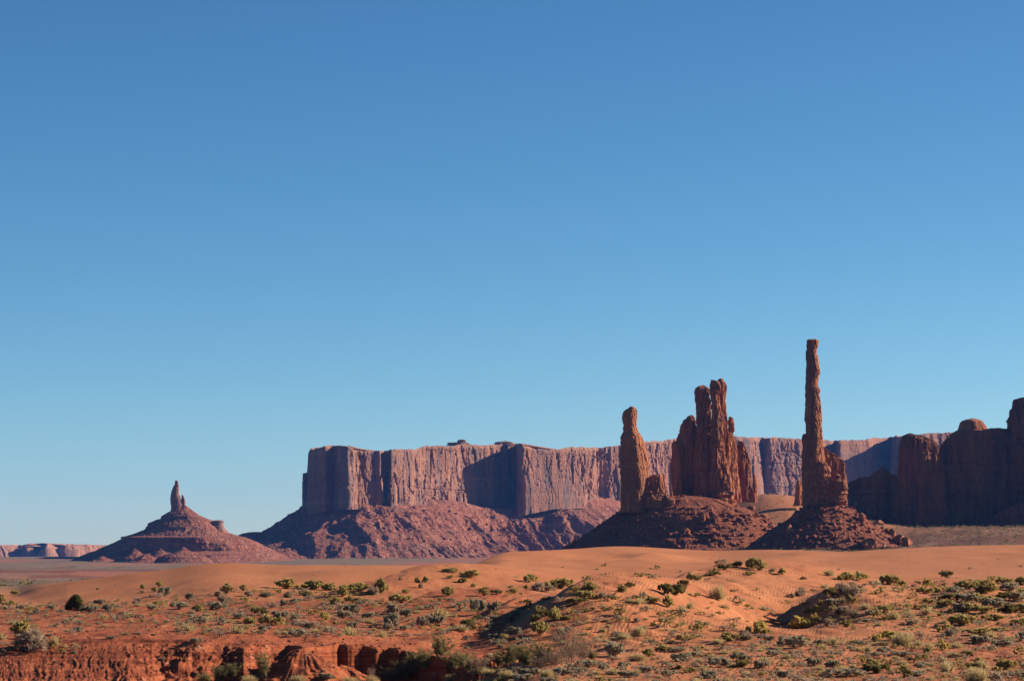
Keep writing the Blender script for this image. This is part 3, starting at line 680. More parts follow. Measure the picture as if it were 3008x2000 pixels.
# left monolith
e = E('rock_spire', 1865, DL, 'lone monolith with a block-shaped head and narrow neck at the left end of the ridge', 'rock spire', py=1500)
body('shaft', DL, [(1194, 1850, 1862), (1197, 1845, 1868), (1202, 1838, 1871), (1207, 1829, 1872.5), (1213, 1828, 1873), (1225, 1826.5, 1872.5), (1238, 1828, 1871), (1250, 1832, 1870), (1256, 1830, 1872), (1268, 1829, 1876), (1280, 1823, 1886), (1290, 1821, 1890), (1310, 1822, 1896), (1335, 1818, 1904),
     (1360, 1820, 1908), (1400, 1821, 1908.5), (1425, 1821, 1908), (1450, 1821, 1904), (1480, 1822, 1900), (1505, 1820, 1905)], e, s=511, amp=0.7, sq=3.6, depth=0.95, rot=1.0, block=0.75, flute=0.8)

# low blocks between
e = E('rock_block', 1940, DL, 'squat pair of flat-topped rock stumps between the monolith and the tall cluster', 'rock stump', py=1480)
body('stump', DL, [(1392, 1926, 1941), (1395, 1914, 1944), (1400, 1908.5, 1947), (1410, 1907, 1948), (1440, 1908, 1952), (1480, 1902, 1960)], e, s=521, amp=0.7, sq=4, depth=0.7, flute=0.6)
body('stump', DL+6, [(1393, 1938, 1950), (1396, 1934, 1951.5), (1420, 1934, 1953), (1480, 1934, 1962)], e, s=522, amp=0.5, sq=4, depth=1.0, nseg=80, flute=0.5)
body('rubble_wall', DL-2, [(1424, 1874, 1906), (1430, 1862, 1912), (1450, 1856, 1950), (1463, 1850, 1976), (1492, 1850, 1990)], e, s=523, amp=1.0, sq=3, depth=0.3, nseg=200, flute=0.3, strata=0.9)
body('knob', DL-2, [(1413.5, 1885, 1894), (1416, 1882, 1898), (1424, 1881, 1900), (1431, 1878, 1904)], e, s=524, amp=0.3, sq=2.4, nseg=50)
body('leaning_slab', DL+2, [(1419, 1971, 1973.5), (1440, 1969, 1975), (1460, 1967, 1980), (1480, 1965, 1984)], e, s=525, amp=0.3, nseg=50)

# the tall cluster
e = E('spire_cluster', 2080, DS, 'tall cluster of fused sandstone spires, highest in the middle, with a horned twin head', 'rock spires', py=1500)
body('fin', DS-2, [(1296.5, 1979, 1989), (1299, 1974.5, 1992), (1310, 1974, 1993), (1330, 1975, 1998), (1350, 1973, 2000), (1380, 1971, 2000), (1430, 1974, 2003), (1500, 1976, 2010)], e, s=531, amp=0.7, depth=1.1, nseg=90, rot=0.0)
body('shoulder_spire', DS+7, [(1219, 2026, 2036), (1221, 2021, 2041), (1228, 2016, 2043.5), (1237, 2009, 2045), (1241, 2003, 2045), (1250, 1998, 2046), (1262, 1995, 2050), (1287, 1987.5, 2048), (1310, 1986, 2049), (1340, 1984, 2050), (1420, 1983, 2052), (1505, 1980, 2056)], e, s=532, amp=1.1, depth=0.6, flute=1.0, sq=2.3, rot=-0.1)
body('round_headed_spire', DS+2, [(1131.5, 2060, 2066), (1134, 2054, 2071), (1138, 2047, 2079), (1144, 2043, 2085), (1152, 2040.5, 2088), (1165, 2040, 2089), (1178, 2042, 2089), (1186, 2045, 2089), (1200, 2046, 2090), (1225, 2043, 2091), (1250, 2043, 2090), (1320, 2040, 2091), (1400, 2036, 2093), (1505, 2030, 2098)], e, s=533, amp=1.0, depth=0.8, flute=0.9, rot=0.05)
body('horned_spire', DS-4, [(1115, 2088, 2090), (1117, 2088, 2100), (1120, 2089, 2111), (1126, 2088, 2114), (1136, 2086.5, 2117), (1150, 2087, 2117), (1160, 2088, 2115), (1180, 2089.5, 2117), (1220, 2090, 2124), (1300, 2088, 2130), (1380, 2082, 2140), (1400, 2078, 2147), (1420, 2077, 2150), (1450, 2080, 2153), (1480, 2078, 2158), (1505, 2074, 2162)], e, s=534, amp=1.2, depth=1.0, flute=0.6)
body('tallest_spire', DS+8, [(1113, 2108, 2124), (1115.5, 2104, 2128), (1119, 2104, 2129), (1122, 2103, 2132), (1135, 2102, 2136.5), (1150, 2103, 2137.5), (1165, 2104, 2136.5), (1178, 2104, 2135), (1184, 2103, 2138), (1225, 2102, 2139.5), (1260, 2100, 2142), (1300, 2100, 2152), (1400, 2098, 2162), (1505, 2095, 2172)], e, s=535, amp=1.1, depth=0.8, flute=0.6)
body('shoulder_spire', DS+12, [(1222.5, 2142, 2148), (1226, 2138, 2152), (1235, 2136, 2154.5), (1262, 2135, 2156), (1275, 2132, 2156), (1290, 2128, 2162), (1350, 2120, 2168), (1505, 2110, 2175)], e, s=536, amp=0.9, depth=0.9, nseg=110, flute=1.2)
body('buttress', DS+30, [(1297, 2166, 2184), (1300, 2163, 2187), (1312, 2160, 2191), (1330, 2158, 2197), (1350, 2156, 2203), (1375, 2154, 2207), (1420, 2152, 2211), (1475, 2150, 2216)], e, s=537, amp=1.2, depth=0.5, flute=0.6, nseg=170)
body('buttress', DS+14, [(1346, 2152, 2158), (1356, 2149, 2166), (1400, 2147, 2172), (1475, 2144, 2178)], e, s=538, amp=0.9, depth=0.9, flute=1.0, nseg=90)
body('base_ledges', DS-12, [(1420, 2120, 2142), (1432, 2114, 2150), (1440, 2112, 2150), (1446, 2108, 2154), (1452, 2090, 2152), (1470, 2088, 2158), (1492, 2080, 2164), (1505, 2070, 2168)], e, s=539, amp=1.0, depth=0.6, strata=1.6, flute=0.4)
e = E('rock_pinnacle', 2217, DS+34, 'thin pinnacle standing just right of the tall cluster', 'rock pinnacle', py=1470)
body('shaft', DS+34, [(1391, 2213, 2217), (1394, 2211, 2219), (1400, 2210.5, 2220.5), (1412, 2212, 2223), (1422, 2209.5, 2226), (1440, 2209, 2226), (1475, 2207, 2226)], e, s=541, amp=0.4, nseg=60, depth=1.0)

# totem-like pillar
DT = 2000
e = E('hill', 2425, DT, 'x', None, py=1620)
e['kind'] = 'structure'; e['label'] = 'reddish brown talus cone carrying the slender pillar'
loft('slope', DT, [(1478, 2400, 2462), (1486, 2370, 2486), (1491, 2358, 2492), (1500, 2345, 2505), (1512, 2330, 2524), (1530, 2306, 2552), (1550, 2272, 2588), (1575, 2236, 2628), (1600, 2202, 2664), (1620, 2176, 2690), (1650, 2130, 2730)],
     M_tal_n, e, 3.4, 1.15, 551, nseg=560, dy=0.8, sq=2.0, flute=1.3, block=0.12, strata=1.0, patch=True, boulder=0.16, depth=0.95)
e = E('rock_pillar', 2390, DT, 'very tall slender stone pillar like a totem pole, leaning buttress blocks at its foot', 'rock pillar', py=1500)
body('shaft', DT, [(998.5, 2370, 2402), (1000, 2368.5, 2404), (1014, 2368, 2403), (1026, 2368.5, 2401), (1040, 2368.5, 2400), (1046, 2368, 2402), (1054, 2368, 2404), (1070, 2368, 2406), (1086, 2368, 2408), (1098, 2367.5, 2409), (1108, 2367, 2406), (1120, 2367.5, 2404.5), (1130, 2368, 2403.5), (1134, 2367, 2405), (1142, 2367, 2409), (1152, 2366.5, 2409),
     (1160, 2366, 2407.5), (1166, 2366.5, 2410), (1174, 2367, 2412.5), (1190, 2366.5, 2414), (1205, 2366, 2415), (1218, 2365.5, 2415), (1235, 2363, 2416), (1238, 2365, 2415.5), (1250, 2366, 2416), (1270, 2365.5, 2418), (1290, 2362, 2418.5), (1320, 2362, 2420), (1350, 2360.5, 2424), (1380, 2360, 2428), (1500, 2359, 2430)],
     e, s=552, m=2.4, amp=0.55, nseg=150, depth=0.95, flute=0.2, block=1.5, strata=0.45, boulder=0.5, dy=1.0, sq=3.2, rot=0.95)
body('slab', DT+2, [(1275, 2358.5, 2368), (1279, 2355.5, 2370), (1290, 2354, 2372), (1304, 2355.5, 2372), (1318, 2358, 2372), (1325, 2354.5, 2372), (1350, 2355, 2374), (1395, 2353.5, 2378), (1415, 2355, 2380), (1490, 2357, 2382)], e, s=553, amp=0.4, nseg=60)
body('rear_buttress', DT+14, [(1312, 2416, 2424), (1318, 2412, 2432), (1328, 2408, 2446), (1338, 2404, 2462), (1346, 2402, 2472), (1354, 2402, 2481), (1362, 2402, 2482), (1410, 2402, 2485), (1480, 2402, 2488)], e, s=554, amp=0.9, depth=0.45, nseg=170, flute=1.2)
body('front_buttress', DT-6, [(1354, 2411, 2419), (1357, 2402, 2427), (1366, 2398, 2434), (1380, 2397, 2438), (1400, 2396, 2441), (1430, 2395, 2443), (1446, 2394, 2445), (1450, 2398, 2440), (1456, 2396, 2443), (1478, 2398, 2442), (1496, 2394, 2446)], e, s=555, amp=0.9, depth=0.85, nseg=120, strata=0.8)
body('front_buttress', DT-7, [(1393, 2453, 2463), (1397, 2450, 2467), (1408, 2447, 2476), (1413, 2447, 2485), (1424, 2446, 2488.5), (1434, 2446, 2490), (1440, 2445, 2489), (1444, 2447, 2486), (1449, 2443, 2489), (1454, 2440, 2484), (1470, 2440, 2486), (1482, 2440, 2484), (1496, 2436, 2488)], e, s=556, amp=0.8, depth=0.8, nseg=120, strata=1.4)
body('leaning_block', DT+6, [(1391, 2481, 2484.5), (1394, 2474, 2486), (1404, 2471, 2487.5), (1415, 2470, 2490)], e, s=557, amp=0.3, nseg=50)
e = E('rock_block', 2346, DT+260, 'short rounded rock stump standing behind and left of the slender pillar', 'rock stump', py=1465)
body('stump', DT+260, [(1410, 2343, 2352), (1413, 2339, 2356), (1422, 2336, 2358), (1440, 2334.5, 2360), (1458, 2334, 2361), (1485, 2331, 2366)], e, s=558, amp=0.6, nseg=70)

# right-hand cliffs, lying in shade
e = E('cliff_ridge', 2750, 2480, 'dark shaded cliff ridge with a rounded dome on its crest at the right', 'cliffs', py=1580)
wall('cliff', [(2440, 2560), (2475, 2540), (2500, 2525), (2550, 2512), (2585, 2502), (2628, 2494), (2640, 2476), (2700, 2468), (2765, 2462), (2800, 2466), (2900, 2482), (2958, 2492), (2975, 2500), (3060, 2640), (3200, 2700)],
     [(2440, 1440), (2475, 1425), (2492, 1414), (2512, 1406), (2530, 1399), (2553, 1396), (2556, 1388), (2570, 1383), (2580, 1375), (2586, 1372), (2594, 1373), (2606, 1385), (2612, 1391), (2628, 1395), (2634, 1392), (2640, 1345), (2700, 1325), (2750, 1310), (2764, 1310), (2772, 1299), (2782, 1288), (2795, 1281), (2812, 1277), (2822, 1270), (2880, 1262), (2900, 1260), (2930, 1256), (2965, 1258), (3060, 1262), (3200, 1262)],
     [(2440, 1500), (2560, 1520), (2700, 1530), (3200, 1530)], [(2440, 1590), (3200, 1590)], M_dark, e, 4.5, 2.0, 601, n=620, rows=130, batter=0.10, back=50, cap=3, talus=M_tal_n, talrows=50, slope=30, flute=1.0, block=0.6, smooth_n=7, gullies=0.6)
loft('dome', 2525, [(1230.5, 2845, 2868), (1232, 2836, 2876), (1236, 2826, 2884), (1241, 2820, 2890), (1248, 2817.5, 2895), (1255, 2816.5, 2898), (1262, 2814, 2900), (1266, 2806, 2905), (1272, 2796, 2915), (1280, 2785, 2930)], M_near, e, 4, 0.5, 602, nseg=160, dy=0.9, sq=2.6, flute=0.15, block=0.5, depth=0.9, rot=0.5)
e = E('rock_tower', 2690, 2470, 'knobbly sunlit rock tower in front of the dark ridge, its lower half in shade', 'rock tower', py=1500)
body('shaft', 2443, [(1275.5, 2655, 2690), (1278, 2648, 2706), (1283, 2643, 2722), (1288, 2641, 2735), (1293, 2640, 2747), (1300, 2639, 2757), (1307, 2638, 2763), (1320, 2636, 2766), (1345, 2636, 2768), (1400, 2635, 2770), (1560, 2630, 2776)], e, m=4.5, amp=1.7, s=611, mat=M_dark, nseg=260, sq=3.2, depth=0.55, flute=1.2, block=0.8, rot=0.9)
e = E('butte', 3080, 2400, 'tall dark brown butte rising above the shaded ridge beside it', 'butte', py=1580)
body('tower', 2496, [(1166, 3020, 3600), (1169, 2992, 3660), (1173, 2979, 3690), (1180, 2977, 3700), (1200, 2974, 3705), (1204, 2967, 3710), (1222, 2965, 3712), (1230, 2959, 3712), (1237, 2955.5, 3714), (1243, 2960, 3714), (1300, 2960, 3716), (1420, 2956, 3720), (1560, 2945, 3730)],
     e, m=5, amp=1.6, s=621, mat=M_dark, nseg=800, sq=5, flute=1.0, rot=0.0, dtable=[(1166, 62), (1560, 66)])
loft('talus_slope', 2450, [(1490, 2955, 3730), (1530, 2900, 3790), (1560, 2840, 3850), (1590, 2770, 3910), (1620, 2700, 3980)], M_tal_n, e, 4, 1.6, 622, nseg=420, dy=1.2, sq=2.2, flute=0.7, block=0.5, boulder=2.6, dtable=[(1490, 90), (1560, 150), (1620, 230)])
#@@PLANTS
# ------------------------------------------------------------------ plants
rng = random.Random(7)
nr = np.random.RandomState(5)

def leaf_material(name, a, b, tipmix=0.5, trans=0.0):
    n = NT(name)
    oi = n.t.nodes.new('ShaderNodeObjectInfo')
    c = n.mix(n.geo.outputs['Random Per Island'], a, b)
    c = n.mix(n.math('MULTIPLY', oi.outputs['Random'], 0.35), c, tuple(0.62*v for v in a))
    n.base(c); n.b.inputs['Roughness'].default_value = 0.75
    tr = n.t.nodes.new('ShaderNodeBsdfTranslucent'); n.L(c, tr.inputs['Color'])
    mx = n.t.nodes.new('ShaderNodeMixShader'); mx.inputs[0].default_value = 0.42
    n.L(n.b.outputs[0], mx.inputs[1]); n.L(tr.outputs[0], mx.inputs[2])
    n.L(mx.outputs[0], n.t.nodes['Material Output'].inputs['Surface'])
    return n.m
KIND = {  # leaf colours a/b, name, describing words
    'r': ((0.315, 0.245, 0.070), (0.50, 0.395, 0.155), 'rabbitbrush', 'yellow-green'),
    'y': ((0.445, 0.333, 0.061), (0.585, 0.456, 0.154), 'rabbitbrush', 'bright yellow'),
    's': ((0.265, 0.220, 0.135), (0.44, 0.375, 0.255), 'sagebrush', 'grey-green'),
    'd': ((0.281, 0.193, 0.127), (0.491, 0.374, 0.264), 'dry_shrub', 'dry greyish'),
    'g': ((0.135, 0.115, 0.036), (0.29, 0.225, 0.080), 'dark_shrub', 'dark olive'),
    't': ((0.398, 0.298, 0.127), (0.550, 0.439, 0.231), 'grass_tuft', 'pale straw coloured'),
    'T': ((0.175, 0.152, 0.055), (0.351, 0.292, 0.127), 'tamarisk', 'feathery olive'),
    'B': ((0.199, 0.129, 0.086), (0.328, 0.228, 0.154), 'bare_bush', 'leafless grey-brown'),
}
M_leaf = {k: leaf_material(v[2]+'_leaves', v[0], v[1]) for k, v in KIND.items()}
_n = NT('twigs'); _n.base(_n.mix(_n.geo.outputs['Random Per Island'], (0.16, 0.11, 0.075), (0.30, 0.23, 0.17))); M_twig = _n.m

def strips(P0, P1, w0, w1, side):
    """flat tapered strips P0->P1 (n,3); returns verts, quads"""
    d = P1-P0; s = np.cross(d, side); s /= (np.linalg.norm(s, axis=1, keepdims=True)+1e-9)
    V = np.stack([P0-s*w0, P0+s*w0, P1+s*w1, P1-s*w1], 1).reshape(-1, 3)
    return V, np.arange(len(V)).reshape(-1, 4)

def bush_arrays(seed, style, nclump, nblade, wk=1.0):
    r = np.random.RandomState(seed)
    # lobes: a shrub is a handful of rounded lobes, each lobe a head of tufts
    nl = {'r': 6, 'y': 6, 's': 5, 'd': 5, 'g': 7, 't': 3}.get(style, 5)
    lob = np.stack([r.uniform(-0.32, 0.32, nl), r.uniform(-0.32, 0.32, nl), r.uniform(0.08, 0.30, nl)], 1)
    lr = r.uniform(0.17, 0.27, nl)
    li = r.randint(0, nl, nclump)
    dr = r.normal(size=(nclump, 3)); dr[:, 2] = np.abs(dr[:, 2])*0.9-0.15; dr /= np.linalg.norm(dr, axis=1, keepdims=True)
    C = lob[li]+dr*lr[li][:, None]*r.uniform(0.65, 1.0, (nclump, 1))
    C[:, 2] = np.maximum(C[:, 2], 0.03)
    k = nblade
    cc = np.repeat(C, k, 0); dd = np.repeat(dr, k, 0)
    spread = {'d': 1.1, 's': 0.9}.get(style, 0.75)
    bd = dd*0.8+np.array([0, 0, 0.55])+r.normal(size=cc.shape)*spread
    bd /= np.linalg.norm(bd, axis=1, keepdims=True)
    ln = {'d': 0.13, 't': 0.20, 's': 0.085, 'g': 0.08}.get(style, 0.085)*r.uniform(0.6, 1.3, (len(cc), 1))
    wd = {'d': 0.012, 't': 0.009, 's': 0.028, 'g': 0.032}.get(style, 0.032)*wk
    p0 = cc+r.normal(size=cc.shape)*0.028
    if style == 't':
        p0 = p0*np.array([0.8, 0.8, 0.25]); ln = ln*1.8
    V, Q = strips(p0, p0+bd*ln, wd, wd*0.55, r.normal(size=cc.shape))
    # twigs from the root crown
    tw = C[r.rand(nclump) < (0.9 if style == 'd' else 0.5)]
    b0 = r.normal(size=tw.shape)*np.array([0.06, 0.06, 0.01])
    V2, Q2 = strips(b0, tw, 0.010, 0.004, r.normal(size=tw.shape))
    V[:, 2] = np.maximum(V[:, 2], -0.02)
    return V, Q, V2, Q2

def wispy_arrays(seed, style, nst):
    """tall feathery plant: arching stems, side twigs, fine spray"""
    r = np.random.RandomState(seed)
    V = []; Q = []; V2 = []; Q2 = []; o = 0; o2 = 0
    for i in range(nst):
        a = r.uniform(0, 2*math.pi); lean = r.uniform(0.05, 0.5)*(1.3 if style == 'B' else 1.0)
        b = np.array([r.normal()*0.10, r.normal()*0.10, 0]); h = r.uniform(0.5, 1.0)
        pts = [b+np.array([math.cos(a)*lean*t**1.3, math.sin(a)*lean*t**1.3, h*t*(1-0.18*lean*t)]) for t in np.linspace(0, 1, 7)]
        pts = np.array(pts)+r.normal(size=(7, 3))*0.012
        v, q = strips(pts[:-1], pts[1:], 0.007, 0.005, r.normal(size=(6, 3))); V2.append(v); Q2.append(q+o2); o2 += len(v)
        nt = 26 if style == 'B' else 16
        k = r.randint(1, 6, nt); f = r.rand(nt, 1); p0 = pts[k]*(1-f)+pts[k+1-(k == 6)]*f
        dd = r.normal(size=(nt, 3))*0.6+np.array([math.cos(a)*0.4, math.sin(a)*0.4, 0.8]); dd /= np.linalg.norm(dd, axis=1, keepdims=True)
        p1 = p0+dd*r.uniform(0.08, 0.24, (nt, 1))
        v, q = strips(p0, p1, 0.0035, 0.002, r.normal(size=(nt, 3))); V2.append(v); Q2.append(q+o2); o2 += len(v)
        if style == 'T':
            m_ = 14
            s0 = np.repeat(p0, m_, 0); s1 = np.repeat(p1, m_, 0); f = r.rand(len(s0), 1); c0 = s0*(1-f)+s1*f
            d2 = r.normal(size=c0.shape)*0.55+np.array([0, 0, 0.9]); d2 /= np.linalg.norm(d2, axis=1, keepdims=True)
            v, q = strips(c0, c0+d2*0.065, 0.0065, 0.003, r.normal(size=c0.shape)); V.append(v); Q.append(q+o); o += len(v)
        else:
            m_ = 4
            s0 = np.repeat(p1, m_, 0); d2 = r.normal(size=s0.shape)*0.6+np.array([0, 0, 0.5])
            v, q = strips(s0, s0+d2*0.07, 0.003, 0.0015, r.normal(size=s0.shape)); V.append(v); Q.append(q+o); o += len(v)
    return np.concatenate(V), np.concatenate(Q), np.concatenate(V2), np.concatenate(Q2)

def two_mat_mesh(name, arr, m1, m2):
    V, Q, V2, Q2 = arr
    o = mesh_obj(name, np.concatenate([V, V2]), np.concatenate([Q, Q2+len(V)]), m1, link=False)
    me = o.data; me.materials.append(m2)
    me.polygons.foreach_set('material_index', np.concatenate([np.zeros(len(Q), np.int32), np.ones(len(Q2), np.int32)]))
    bpy.data.objects.remove(o)
    return me

PROTO = {}
for k in 'ryssddggtr':
    PROTO.setdefault(k, [])
for k in 'ryssdgt':
    while len(PROTO[k]) < 4:
        i = len(PROTO[k]); PROTO[k].append(two_mat_mesh(KIND[k][2], bush_arrays(100+ord(k)*7+i, k, 60 if k != 't' else 26, 24), M_leaf[k], M_twig))
for k in 'TB':
    PROTO[k] = [two_mat_mesh(KIND[k][2], wispy_arrays(300+ord(k)+i, k, 26 if k == 'T' else 20), M_leaf[k], M_twig) for i in range(3)]
LOWP = {k: [bush_arrays(500+ord(k)*3+i, k, 20, 10, 1.7) for i in range(5)] for k in 'rysdgt'}

# screen lookup of the near ground
_gp = np.arange(-700, 3720, 6.0); _gd = np.concatenate([np.arange(140, 300, 0.5), np.arange(300, 690, 1.0)])
_GP, _GD = np.meshgrid(_gp, _gd, indexing='ij')
_gz = terrain(((_GP-1504)/F*_GD).ravel(), _GD.ravel())[0].reshape(_GP.shape)
_gy = PX((_GP-1504)/F*_GD, _GD, _gz)[1]
def ground_at(px, py):
    i = int(round((px+700)/6.0)); i = max(0, min(len(_gp)-1, i))
    k = np.nonzero(_gy[i] <= py)[0]
    if len(k) == 0: return None
    D = _gd[k[0]]
    u = (px+700)/6.0; i0 = max(0, min(len(_gp)-2, int(u))); f = u-i0
    return (px-1504)/F*D, float(D), float(_gz[i0, k[0]]*(1-f)+_gz[i0+1, k[0]]*f)

def region(px, py):
    if py < 1700 and px > 1350: return 'on the smooth upper dune'
    if 1900 < px < 2330 and py < 1745: return 'on the sandy mound in the middle'
    if 1350 <= px <= 1900 and py < 1800: return 'along the foot of the upper dune'
    if 1560 < px < 2120 and 1780 <= py < 1925: return 'on the bare slope above the bowl of sand'
    if 1400 <= px < 1700 and py < 1925: return 'beside the shaded gully'
    if px > 2700 and py < 1830: return 'in the dense thicket at the right edge'
    if px > 2300 and py < 1850: return 'round the mound right of the shaded hollow'
    if py >= 1850 and px >= 1650: return 'on the pebbly flat at the lower right'
    if py >= 1925 and px >= 1100: return 'among the low brush in front of the gully'
    if px < 1400 and py >= 1860: return 'on the red bank'
    if px < 330 and py < 1800: return 'round the dark juniper'
    if px < 1400 and py < 1760: return 'along the top of the brush field below the dune'
    return 'in the brush field above the red bank'

placed = []
def add_shrub(px, py, w, h, k, label=None):
    g = ground_at(px, py)
    if g is None: return None
    x, D, z = g
    sc = w*D/F
    me = PROTO[k][rng.randrange(len(PROTO[k]))]
    o = bpy.data.objects.new(KIND[k][2], me); col.objects.link(o)
    bw, bh = (1.0, 0.56) if k not in 'TB' else (1.0, 0.95)
    if k == 't': bh = 0.5
    o.scale = (sc/bw*rng.uniform(0.95, 1.05), sc/bw*rng.uniform(0.95, 1.15), (h*D/F)/bh*1.05)
    o.location = (x, D, z-0.03); o.rotation_euler = (0, 0, rng.uniform(0, 6.28))
    size = 'large' if w > 55 else 'medium-sized' if w > 30 else 'small'
    noun = {'rabbitbrush': 'rabbitbrush', 'sagebrush': 'sagebrush', 'dry_shrub': 'dry shrub', 'dark_shrub': 'bush', 'grass_tuft': 'grass tuft', 'tamarisk': 'tamarisk', 'bare_bush': 'bush'}[KIND[k][2]]
    reg = region(px, py)
    o['label'] = label or f"{size} {KIND[k][3]} {noun} {reg}"
    o['category'] = 'grass' if k == 't' else 'bush'
    o['group'] = f"{KIND[k][3]} {noun}es {reg}".replace('brushes', 'brush').replace('tuftes', 'tufts').replace('shrubes', 'shrubs').replace('tamariskes', 'tamarisks')
    placed.append((px, py, w))
    return o

